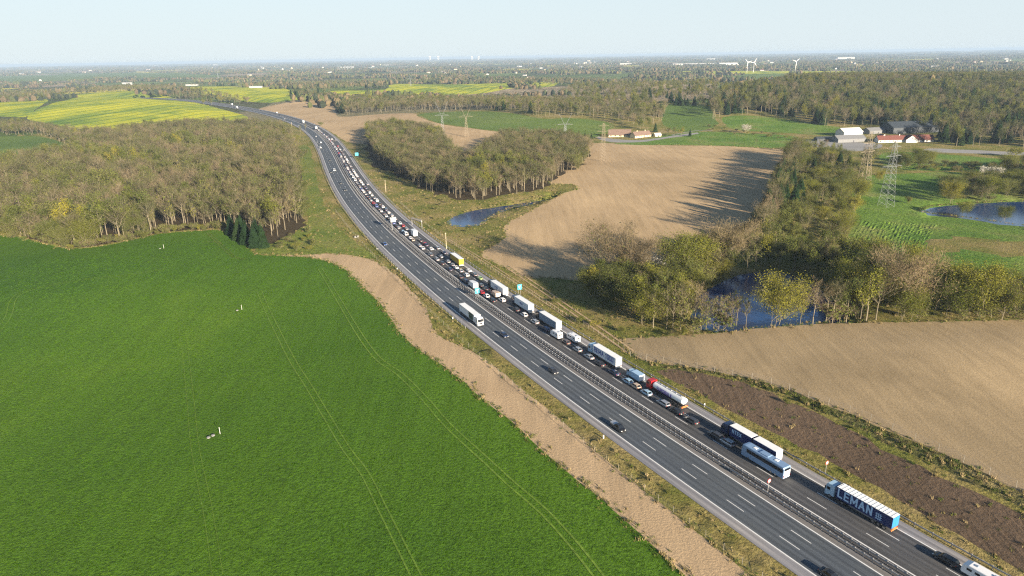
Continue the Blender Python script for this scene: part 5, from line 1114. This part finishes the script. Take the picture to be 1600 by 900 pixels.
# far copses and hedgerows, only clumps readable
def clump(seed, wdt, hh, mats, n=70):
    rg = np.random.default_rng(seed); mb = MB()
    for i in range(n):
        x = rg.uniform(-wdt/2, wdt/2); y = rg.normal(0, wdt*.12); r = rg.uniform(4, 7); h = hh*rg.uniform(.7, 1.1)
        rings = []
        for f, q in ((0, .7), (.35, 1.0), (.75, .8), (1, .2)):
            rings.append([(x+math.cos(a)*r*q*rg.uniform(.75, 1.2), y+math.sin(a)*r*q*rg.uniform(.75, 1.2), h*f) for a in np.arange(0, 6.2, 1.05)])
        mb.loft(rings, rg.integers(0, len(mats)), False)
    mb.m = [int(i) for i in mb.m]
    return mb.mesh('copse', mats)
M['fc1'] = foliage('far_copse_brown', [(0, (.1, .08, .05)), (1, (.14, .11, .06))], .3, 0, .05); M['fc2'] = foliage('far_copse_green', [(0, (.05, .06, .03)), (1, (.09, .1, .035))], .3, 0, .05); M['fc3'] = foliage('far_copse_dark', [(0, (.025, .035, .025)), (1, (.04, .05, .03))], .3, 0, .05)
cc = bpy.data.collections.new('source_copse')
for i in range(5): cc.objects.link(bpy.data.objects.new('copse_source', clump(200+i, [90, 140, 200, 60, 260][i], 13, [M['fc1'], M['fc2'], M['fc3']], [26, 34, 44, 18, 54][i])))
PX = []
allfields = [z[4] for z in Z if z[1] not in (M['water'],)]
for band, (d0, d1, n) in enumerate([(1500, 2600, 260), (2600, 4500, 800), (4500, 8000, 1500), (8000, 16000, 2600), (16000, 34000, 2500)]):
    d = np.sqrt(nr.uniform(d0**2, d1**2, n)); a = nr.uniform(-.72, .72, n); PX.append(np.stack([np.sin(a)*d, np.cos(a)*d], 1))
PX = np.vstack(PX); keep = np.ones(len(PX), bool)
for p in allfields: keep &= ~inside(p, PX)
keep &= np.abs(road_so(PX[:, 0], PX[:, 1])[1]) > 80
keep &= (np.sin(PX[:, 0]/310+2*np.sin(PX[:, 1]/690))*np.sin(PX[:, 1]/520+1.7*np.sin(PX[:, 0]/450))+nr.normal(0, .25, len(PX))) > -.05
PX = PX[keep]; zz = hgt(PX[:, 0], PX[:, 1]); dd = np.hypot(PX[:, 0], PX[:, 1])
scatter_stuff('far_copses', 'countless small far copses and hedgerows fading to the horizon', cc, [(a, b, c-.3) for (a, b), c in zip(PX, zz)], (.8+.5*nr.random(len(PX)))*np.clip(dd/9000, 1, 2.2))

# ridged crop rows in the right meadow
mb = MB()
for i in range(21):
    P = resample([at(1331+5.4*i+nr.normal(0, .8), 374+2.3*i-max(0, i-12)*2.6), at(1338+5.5*i, 360+1.3*i-max(0, i-12)*1.3), at(1349+5.6*i+nr.normal(0, .8), 345+.3*i)], 3.0); d = np.gradient(P, axis=0); d /= np.linalg.norm(d, axis=1)[:, None]; k = len(mb.v); n = len(P)
    for o_, u_ in ((-1.1, 0), (0, .17), (1.1, 0)):
        x, y = P[:, 0]+d[:, 1]*o_, P[:, 1]-d[:, 0]*o_; zz = hgt(x, y)+u_+nr.normal(0, .1, n); mb.v += list(zip(x.tolist(), y.tolist(), zz.tolist()))
    for j in range(n-1):
        for q in (0, 1): mb.f.append((k+q*n+j, k+(q+1)*n+j, k+(q+1)*n+j+1, k+q*n+j+1)); mb.m.append(0)
struct('crop_ridges', mb.mesh('crop_ridges', [M['meadow']]), 'curving green ridges in the corner of the right meadow', 'stuff')
# weeds and grass tufts on verges, banks and field margins
def tuft(seed, n, h, w_, m):
    rg = np.random.default_rng(seed); mb = MB(); P = np.stack([rg.normal(0, w_*.45, n), rg.normal(0, w_*.45, n), np.zeros(n)-.05], 1); D = np.stack([rg.normal(0, .45, n), rg.normal(0, .45, n), np.ones(n)], 1)
    tri_cloud(mb, P, D, h, h*.3, rg); return mb.mesh('grass_tuft', [m])
M['tf1'] = foliage('tuft_green', [(0, (.06, .1, .02)), (.5, (.11, .14, .03)), (1, (.17, .17, .05))], .3, .2); M['tf2'] = foliage('tuft_straw', [(0, (.28, .22, .11)), (.5, (.2, .17, .07)), (1, (.36, .28, .15))], .3, .2); M['tf3'] = foliage('tuft_crop', [(0, (.045, .12, .009)), (1, (.085, .165, .014))], .3, .2)
tcs = []
for i, ms in enumerate(((M['tf1'], M['tf2'], M['tf1']), (M['tf3'], M['tf3']))):
    c_ = bpy.data.collections.new('source_tufts')
    for j, m_ in enumerate(ms): c_.objects.link(bpy.data.objects.new('tuft_source', tuft(300+10*i+j, 16, (.45, .55, .38)[j] if i == 0 else .26, .55 if i == 0 else .6, m_)))
    tcs.append(c_)
def on_region(mask, dens_, dmax):
    f = F2[mask & (np.hypot(C2[:, 0], C2[:, 1]) < dmax)]
    A, B_, C_ = V2[f[:, 0]], V2[f[:, 1]], V2[f[:, 2]]; ar = np.abs(np.cross(B_-A, C_-A))/2; nn = nr.poisson(ar*dens_*np.clip(250/np.hypot(*((A+B_+C_)/3).T), .15, 1)**1.2)
    i = np.repeat(np.arange(len(f)), nn); u = nr.random((len(i), 2)); fl = u.sum(1) > 1; u[fl] = 1-u[fl]; p = A[i]+(B_-A)[i]*u[:, :1]+(C_-A)[i]*u[:, 1:]
    return p[np.abs(road_so(p[:, 0], p[:, 1])[1]) > 18.5]
zi = {}
for i, z in enumerate(Z): zi.setdefault(z[0], []).append(i)
msk = reg == -1
p_ = np.vstack([on_region(msk, .17, 650), on_region(np.isin(reg, zi['scrub_strip']), .9, 700), on_region(np.isin(reg, zi['soil_bank']), .06, 600), on_region(np.isin(reg, zi['grass_strip']), .1, 700)])
# ragged margins along the field borders
mg_ = []
for zz_ in [Z[i] for i in zi['wheat_field']+zi['sandy_strip']+zi['bare_field']+zi['lake']+zi['pond']]:
    Pz = zz_[4]; L_ = np.linalg.norm(np.roll(Pz, -1, 0)-Pz, axis=1)
    for a_, b_, l_ in zip(Pz, np.roll(Pz, -1, 0), L_):
        if math.hypot(*a_) > 800 or not visible(*a_): continue
        k_ = int(l_*1.1); t_ = nr.random(k_)[:, None]; mg_.append(a_*(1-t_)+b_*t_+nr.normal(0, 1.0, (k_, 2)))
p_ = np.vstack([p_]+mg_); p_ = p_[np.abs(road_so(p_[:, 0], p_[:, 1])[1]) > 18.5]
print('tufts', len(p_))
scatter_stuff('grass_tufts', 'countless weeds and dry grass tufts on the verges and field margins', tcs[0], [(a, b, c) for (a, b), c in zip(p_, hgt(p_[:, 0], p_[:, 1]))], nr.uniform(.6, 1.5, len(p_))*(1+.0012*np.clip(np.hypot(p_[:, 0], p_[:, 1])-250, 0, 600)))
p_ = on_region(np.isin(reg, zi['wheat_field']), .7, 430); p_ = p_[[visible(*q) for q in p_]]
print('crop tufts', len(p_))
scatter_stuff('wheat_plants', 'countless young wheat plants standing in the green field', tcs[1], [(a, b, c) for (a, b), c in zip(p_, hgt(p_[:, 0], p_[:, 1]))], nr.uniform(.6, 1.3, len(p_)))

# ------------------------------------------------------------------ pylons, turbines
M['pylon'] = simple('pylon_steel', (.33, .35, .36), .5, .1, 3, .4)
M['cream'] = M.get('cream') or simple('cream_metal', (.6, .52, .36), .5)
def lattice(mb, w0, w1, z0, z1, n, r=.1):
    for i in range(n):
        a, b = i/n, (i+1)/n; za, zb = z0+(z1-z0)*a, z0+(z1-z0)*b; wa, wb = (w0+(w1-w0)*a)/2, (w0+(w1-w0)*b)/2
        for j in range(4):
            c = [(1, 1), (-1, 1), (-1, -1), (1, -1)]; p, q = c[j], c[(j+1) % 4]
            mb.tube([(p[0]*wa, p[1]*wa, za), (p[0]*wb, p[1]*wb, zb)], r*1.25, 4, cap=False)
            mb.tube([(p[0]*wa, p[1]*wa, za), (q[0]*wb, q[1]*wb, zb)], r*.7, 3, cap=False)
            mb.tube([(q[0]*wa, q[1]*wa, za), (p[0]*wb, p[1]*wb, zb)], r*.7, 3, cap=False)
            if i % 2 == 0: mb.tube([(p[0]*wa, p[1]*wa, za), (q[0]*wa, q[1]*wa, za)], r*.6, 3, cap=False)
    return mb
def pylon(px, py, Hh, label, m='steel', w0=7.5, rz=.4, vtop=False, r=.1):
    x, y = at(px, py); r_ = empty('lattice_pylon', (x, y, H1(x, y)), rz, label, 'pylon', 'lattice pylons of the power lines')
    if not vtop:
        link('tower', lattice(MB(), w0, 1.5, 0, Hh, 13, r).mesh('tower', [M[m]]), r_)
        for zz_, arm in ((Hh*.62, 8.5), (Hh*.78, 6.5), (Hh*.92, 5)):
            mb = MB()
            for s in (-1, 1):
                mb.tube([(0, .7, zz_), (s*arm, 0, zz_+.2)], r, 4); mb.tube([(0, -.7, zz_), (s*arm, 0, zz_+.2)], r, 4); mb.tube([(0, 0, zz_+1.8), (s*arm, 0, zz_+.2)], r*.8, 4)
                mb.tube([(s*arm, 0, zz_), (s*arm, 0, zz_-1.8)], r*.7, 4)
            link('cross_arm', mb.mesh('cross_arm', [M[m]]), r_)
    else:
        link('tower', lattice(MB(), w0, 1.6, 0, Hh*.58, 8, r).mesh('tower', [M[m]]), r_)
        mb = MB()
        for s in (-1, 1):
            for dy in (-.5, .5): mb.tube([(s*.6, dy, Hh*.58), (s*8, dy*.3, Hh)], r*1.3, 4)
            for k in range(6): f = k/6; mb.tube([(s*(.6+7.4*f), .5, Hh*(.58+.42*f)), (s*(.6+7.4*(f+.16)), -.5, Hh*(.58+.42*(f+.16)))], r*.7, 3)
        link('cross_arm', mb.mesh('cross_arm', [M[m]]), r_)
        link('cross_arm', MB().tube([(-9, 0, Hh*.6), (9, 0, Hh*.6)], r*1.2, 4).tube([(-9, 0, Hh*.6), (0, 0, Hh*.66), (9, 0, Hh*.6)], r, 4).mesh('cross_arm', [M[m]]), r_)
    return r_
M['rustysteel'] = simple('brown_steel', (.3, .25, .18), .7, .15)
p1 = pylon(1384, 322, 42, 'grey lattice pylon standing in the bright meadow', 'pylon', 7.0, .35, r=.06)
p2 = pylon(1349, 288, 40, 'brown lattice pylon behind the meadow corner, in front of the poplars', 'rustysteel', 7.5, .5, r=.07)
pylon(883, 222, 34, 'grey forked pylon on the near side of the green field', 'pylon', 5, .1, True, r=.1)
pylon(692, 213, 44, 'pale forked pylon behind the wood at the bare field', 'pylon', 5, .1, True, r=.1)
pylon(729, 214, 42, 'thin brown pylon in the bare field right of the forked one', 'rustysteel', 4.5, .2, True, r=.08)
pylon(942, 252, 36, 'thin brown pylon in the middle of the large bare field', 'rustysteel', 5, .2, r=.06)
pylon(642, 134, 40, 'far pylon among the copses above the yellow strip', 'pylon', 5, .1, True, r=.14); pylon(341, 122, 44, 'far pylon above the rapeseed hill', 'pylon', 5, .1, True, r=.14)
def wires(a, b, label, za=(26, 33, 39), zb=(26, 33, 39)):
    A = at(*a); B = at(*b); r_ = empty('power_line', (A[0], A[1], H1(*A)), 0, label, 'power line')
    dx, dy = B[0]-A[0], B[1]-A[1]; L = math.hypot(dx, dy); nx, ny = dy/L, -dx/L; hb = H1(*B)-H1(*A)
    for k in range(3):
        for s in (-1, 1):
            o_ = s*(8.5-1.8*k); pts_ = [(dx*t+nx*o_, dy*t+ny*o_, za[k]*(1-t)+(zb[k]+hb)*t-8*4*t*(1-t)) for t in np.linspace(0, 1, 14)]
            link('cable', MB().tube(pts_, .03, 3, cap=False).mesh('cable', [M['darksteel']]), r_)
wires((1384, 322), (942, 252), 'thin power cables between the meadow pylon and the bare field pylon')
wires((883, 222), (692, 213), 'thin power cables between the two forked pylons', (22, 28, 33), (22, 28, 33))
for px, py, lab, ang in [(1167, 113, 'white wind turbine, left of the close pair', .3), (1177, 113, 'white wind turbine, right of the close pair', 1.1), (1242, 112, 'white wind turbine standing alone further right', .7)]:
    x, y = at(px, py); hh = math.hypot(x, y)*(13.5/1067.0); r_ = empty('wind_turbine', (x, y, H1(x, y)), math.atan2(x, y)*-1+.5, lab, 'wind turbine')
    k = hh/60.; link('tower', MB().tube([(0, 0, 0), (0, 0, hh)], [hh*.022, hh*.012], 10).mesh('tower', [PAINTS['white']]), r_)
    n_ = link('nacelle', MB().box((0, .5*k, hh), (3*k, 8*k, 3*k)).mesh('nacelle', [PAINTS['white']]), r_)
    for b in range(3):
        a = ang+b*2*math.pi/3; link('blade', MB().loft([[(math.cos(a)*k*t*28+math.sin(a)*q*k, -4.5*k+e, hh+math.sin(a)*k*t*28-math.cos(a)*q*k) for q, e in ((-wq, 0), (wq, .2*k), (wq, -.2*k))] for t, wq in ((0, .8), (.25, 1.5), (1, .3))]).mesh('blade', [PAINTS['white']]), r_)

# ------------------------------------------------------------------ buildings
M['wallw'] = simple('white_render', (.6, .58, .54), .8, .06, .4); M['wally'] = simple('cream_render', (.72, .62, .4), .85, .06, .4); M['farwall'] = simple('far_pale_wall', (.4, .4, .38), .8, .1, .02); M['roofr'] = simple('red_tiles', (.14, .05, .038), .8, .25, 1.5); M['roofb'] = simple('brown_thatch_tiles', (.17, .115, .09), .9, .25, 1.0)
M['roofg'] = simple('dark_slate_sheet', (.04, .05, .06), .6, .2, .8); M['roofl'] = simple('grey_sheet_roof', (.17, .175, .18), .7, .15, .8); M['doorm'] = simple('dark_door', (.05, .05, .06), .7)
def house(px, py, L, W, Hh, Rh, rz, wall, roof, label, nwin=4, name='farm_building', cat='building', group=None, simple_=False, chim=0, door=True, world=None):
    x, y = world or at(px, py); r_ = empty(name, (x, y, H1(x, y)-.3), rz, label, cat, group)
    a, b = L/2, W/2; mb = MB()
    mb.loft([[(-a, -b, 0), (-a, b, 0), (-a, b, Hh), (-a, 0, Hh+Rh), (-a, -b, Hh)], [(a, -b, 0), (a, b, 0), (a, b, Hh), (a, 0, Hh+Rh), (a, -b, Hh)]])
    w_ = link('wall', mb.mesh('wall', [M[wall]]), r_)
    e = .5; t = .25
    for s in (-1, 1):
        zb = Hh-e*Rh/b
        q = MB().loft([[(-a-e, s*(b+e), zb), (-a-e, 0, Hh+Rh+.02), (-a-e, 0, Hh+Rh+t), (-a-e, s*(b+e), zb+t)], [(a+e, s*(b+e), zb), (a+e, 0, Hh+Rh+.02), (a+e, 0, Hh+Rh+t), (a+e, s*(b+e), zb+t)]])
        link('roof', q.mesh('roof', [M[roof]]), r_)
    for k in range(chim): link('chimney', MB().box((-a*.5+k*a, 0, Hh+Rh+.5), (.8, .8, 1.8)).mesh('chimney', [M[wall]]), r_)
    if not simple_:
        for s in (-1, 1):
            for k in range(nwin): link('window', MB().box((-a+L*(k+.5)/nwin, s*(b+.01), Hh*.55), (1.3, .08, 1.1)).mesh('window', [M['glass']]), r_)
            link('gable_window', MB().box((s*(a+.01), 0, Hh+Rh*.35), (.08, 1.0, 1.0)).mesh('gable_window', [M['glass']]), r_)
        if door: link('door', MB().box((L*.06, -b-.03, 1.15), (1.2, .1, 2.2)).mesh('door', [M['doorm']]), r_)
    return r_
house(968, 213, 27, 11, 2.6, 6, -.12, 'wally', 'roofb', 'long farmhouse wing with a dark brown roof and cream gable', 5)
house(1001, 214, 26, 9, 3, 4.2, .55, 'wally', 'roofb', 'cream walled farmhouse wing with reddish brown roof', 6, chim=2)
house(1027, 213, 8, 5, 2.2, 2, .3, 'wally', 'wallw', 'small cream outbuilding right of the farmhouse', 1)
house(1326, 212, 26, 15, 5.5, 4, .25, 'wallw', 'wallw', 'white barn with white roof at the left of the farm complex', 0, door=True)
house(1325, 221, 34, 14, 4, 3.5, .15, 'roofl', 'roofl', 'long low grey shed in front of the white barn', 0)
house(1287, 220, 20, 8, 3, 2, .1, 'roofg', 'roofg', 'dark low shed at the left end of the yard', 0)
house(1420, 206, 60, 26, 7, 6, .12, 'roofg', 'roofg', 'large dark sheet roofed barn behind the red roofed farmhouse', 0)
house(1392, 222, 34, 9, 3.5, 4, .05, 'wallw', 'roofr', 'white farmhouse with red tiled roof facing the meadow', 7, chim=2)
house(1377, 220, 9, 11, 3.6, 4, 1.5, 'wallw', 'roofr', 'white gabled wing at the left end of the red roofed farmhouse', 2)
house(1421, 222, 10, 12, 3.6, 4.5, 1.5, 'wallw', 'roofr', 'white gabled wing in the middle of the red roofed farm', 2)
house(1437, 221, 26, 9, 3.0, 4.5, .0, 'wallw', 'roofr', 'red roofed stable wing at the right end of the farm', 5)
house(1365, 208, 24, 12, 4, 3, .3, 'roofl', 'roofl', 'grey roofed shed between the poplars and the red roofs', 0)
house(1305, 138, 26, 11, 3.5, 4, .2, 'wallw', 'roofl', 'white house among the trees of the hilly forest', 3)
for px, py, L, W, Hh, lab in [(238,102.6,420,90,12,'long white far industrial hall at the far left'),(55,107.5,150,60,14,'white far factory block at the left horizon'),(66,110,90,50,22,'tall white far factory block at the left horizon'),(98,109,140,60,16,'white far hall right of the left factory'),(28,106,60,40,28,'pale far silo block at the left edge'),(337,102,90,60,26,'white far block above the rapeseed hill'),(368,108,110,50,10,'low white far hall right of the white block'),
      (400,137,42,20,5,'white farm hall between the two yellow fields'),(300,134,50,16,6,'pale far farm building left of the yellow fields'),(199,133,40,22,12,'pale building on top of the rapeseed hill'),(575,107,200,70,10,'long white far warehouse'),(538,109,130,60,10,'white far warehouse left of the long one'),(540,106,200,60,14,'pale far hall behind the warehouses'),(1085,101.5,400,120,14,'very long white far factory near the turbines'),(1107,93,260,80,14,'white far hall on the right horizon'),(1136,102,160,60,20,'white far factory with tall end near the turbines'),
      (980,101,160,60,14,'pale far hall mid horizon'),(842,91,120,60,40,'pale far block at the centre horizon'),(616,102,300,60,10,'pale far hall row by the town'),(1346,108.5,70,30,8,'white far farm left of the forest top'),(1367,108.5,60,30,8,'white far farm above the forest'),(1461,105,60,30,8,'white far farm above the forest further right'),(1320,92,220,80,20,'pale far works on the right horizon'),(1580,237,4,3,1,'small white gate house at the track end')][:-1]:
    house(px, py, L, W, Hh, Hh*.15, nr.uniform(-.2, .2), 'farwall', 'farwall', lab, name='far_building', simple_=True)
for px, lab in ((672, 'pale far tower block, leftmost'), (685, 'pale far tower block, second'), (738, 'pale far tower block, third'), (748, 'pale far tower block, rightmost')):
    x, y = at(px, 95); r_ = empty('tower_block', (x, y, H1(x, y)), 0, lab, 'tower block'); k = math.hypot(x, y)/1067
    link('wall', MB().box((0, 0, 3.2*k), (2.6*k, 1.4*k, 6.4*k)).mesh('wall', [M['wallw']]), r_); link('roof', MB().box((0, 0, 6.5*k), (2.8*k, 1.6*k, .3*k)).mesh('roof', [M['roofl']]), r_)
    for q in range(4): link('window', MB().box((0, -.71*k, (1+q*1.4)*k), (2.2*k, .03*k, .5*k)).mesh('window', [M['glass']]), r_)
k = 0
hs = []
while k < 150:
    px, py = rnd.uniform(-20, 1620), 92+abs(rnd.gauss(0, 18))
    if py > 146 or (px < 520 and py > 132): continue
    if rnd.random() < .5: px = rnd.choice([60, 420, 560, 700, 820, 900, 960, 1200, 1330])+rnd.gauss(0, 30); py = 98+abs(rnd.gauss(0, 12))
    x, y = at(px, py); c = np.array([[x, y]])
    if any(inside(p, c)[0] for p in allfields): continue
    d = math.hypot(x, y)
    if d < 1700 or d > 14000: continue
    big = 1+max(0, d-3000)/5000
    house(0, 0, 16*big, 9*big, 3.5*big, 3*big, rnd.uniform(-1.5, 1.5), rnd.choice(['wallw', 'wallw', 'wally']), rnd.choice(['roofr', 'roofl', 'roofb', 'roofl']), 'small pale far house scattered among the copses', name='far_house', cat='house', group='far houses among the copses', simple_=True, world=(x, y)); k += 1
# people-sized things near the farmhouse
x, y = at(916, 221); r_ = empty('parked_trailer', (x, y, H1(x, y)), .2, 'small white trailer parked on the track left of the farmhouse', 'trailer')
link('body', MB().box((0, 0, 1.6), (4.5, 2.2, 1.9)).mesh('body', [PAINTS['white']]), r_)
for s in (-1, 1): link('wheel', WHEEL, r_, (s*1.2, 1.0, .33)).rotation_euler = (0, 0, R(90))

# ------------------------------------------------------------------ haze
hz = MB().box((0, 17000, 28), (90000, 56000*1.0, 60)).box
zmin, zmax = float(ZH.min())-1, 110.0
R_OUT = 42500
me = MB().box((0, 0, (zmin+zmax)/2), (2*R_OUT, 2*R_OUT, zmax-zmin)).mesh('haze', [])
hm = bpy.data.materials.new('haze_air'); hm.use_nodes = True; hm.node_tree.nodes.clear()
pv = hm.node_tree.nodes.new('ShaderNodeVolumePrincipled'); oo = hm.node_tree.nodes.new('ShaderNodeOutputMaterial'); hm.node_tree.links.new(pv.outputs[0], oo.inputs['Volume'])
pv.inputs['Color'].default_value = (.50, .66, .86, 1); pv.inputs['Density'].default_value = 7e-5; pv.inputs['Anisotropy'].default_value = 0.0
me.materials.append(hm); struct('haze', me, 'thin pale blue haze over the whole landscape', 'stuff')
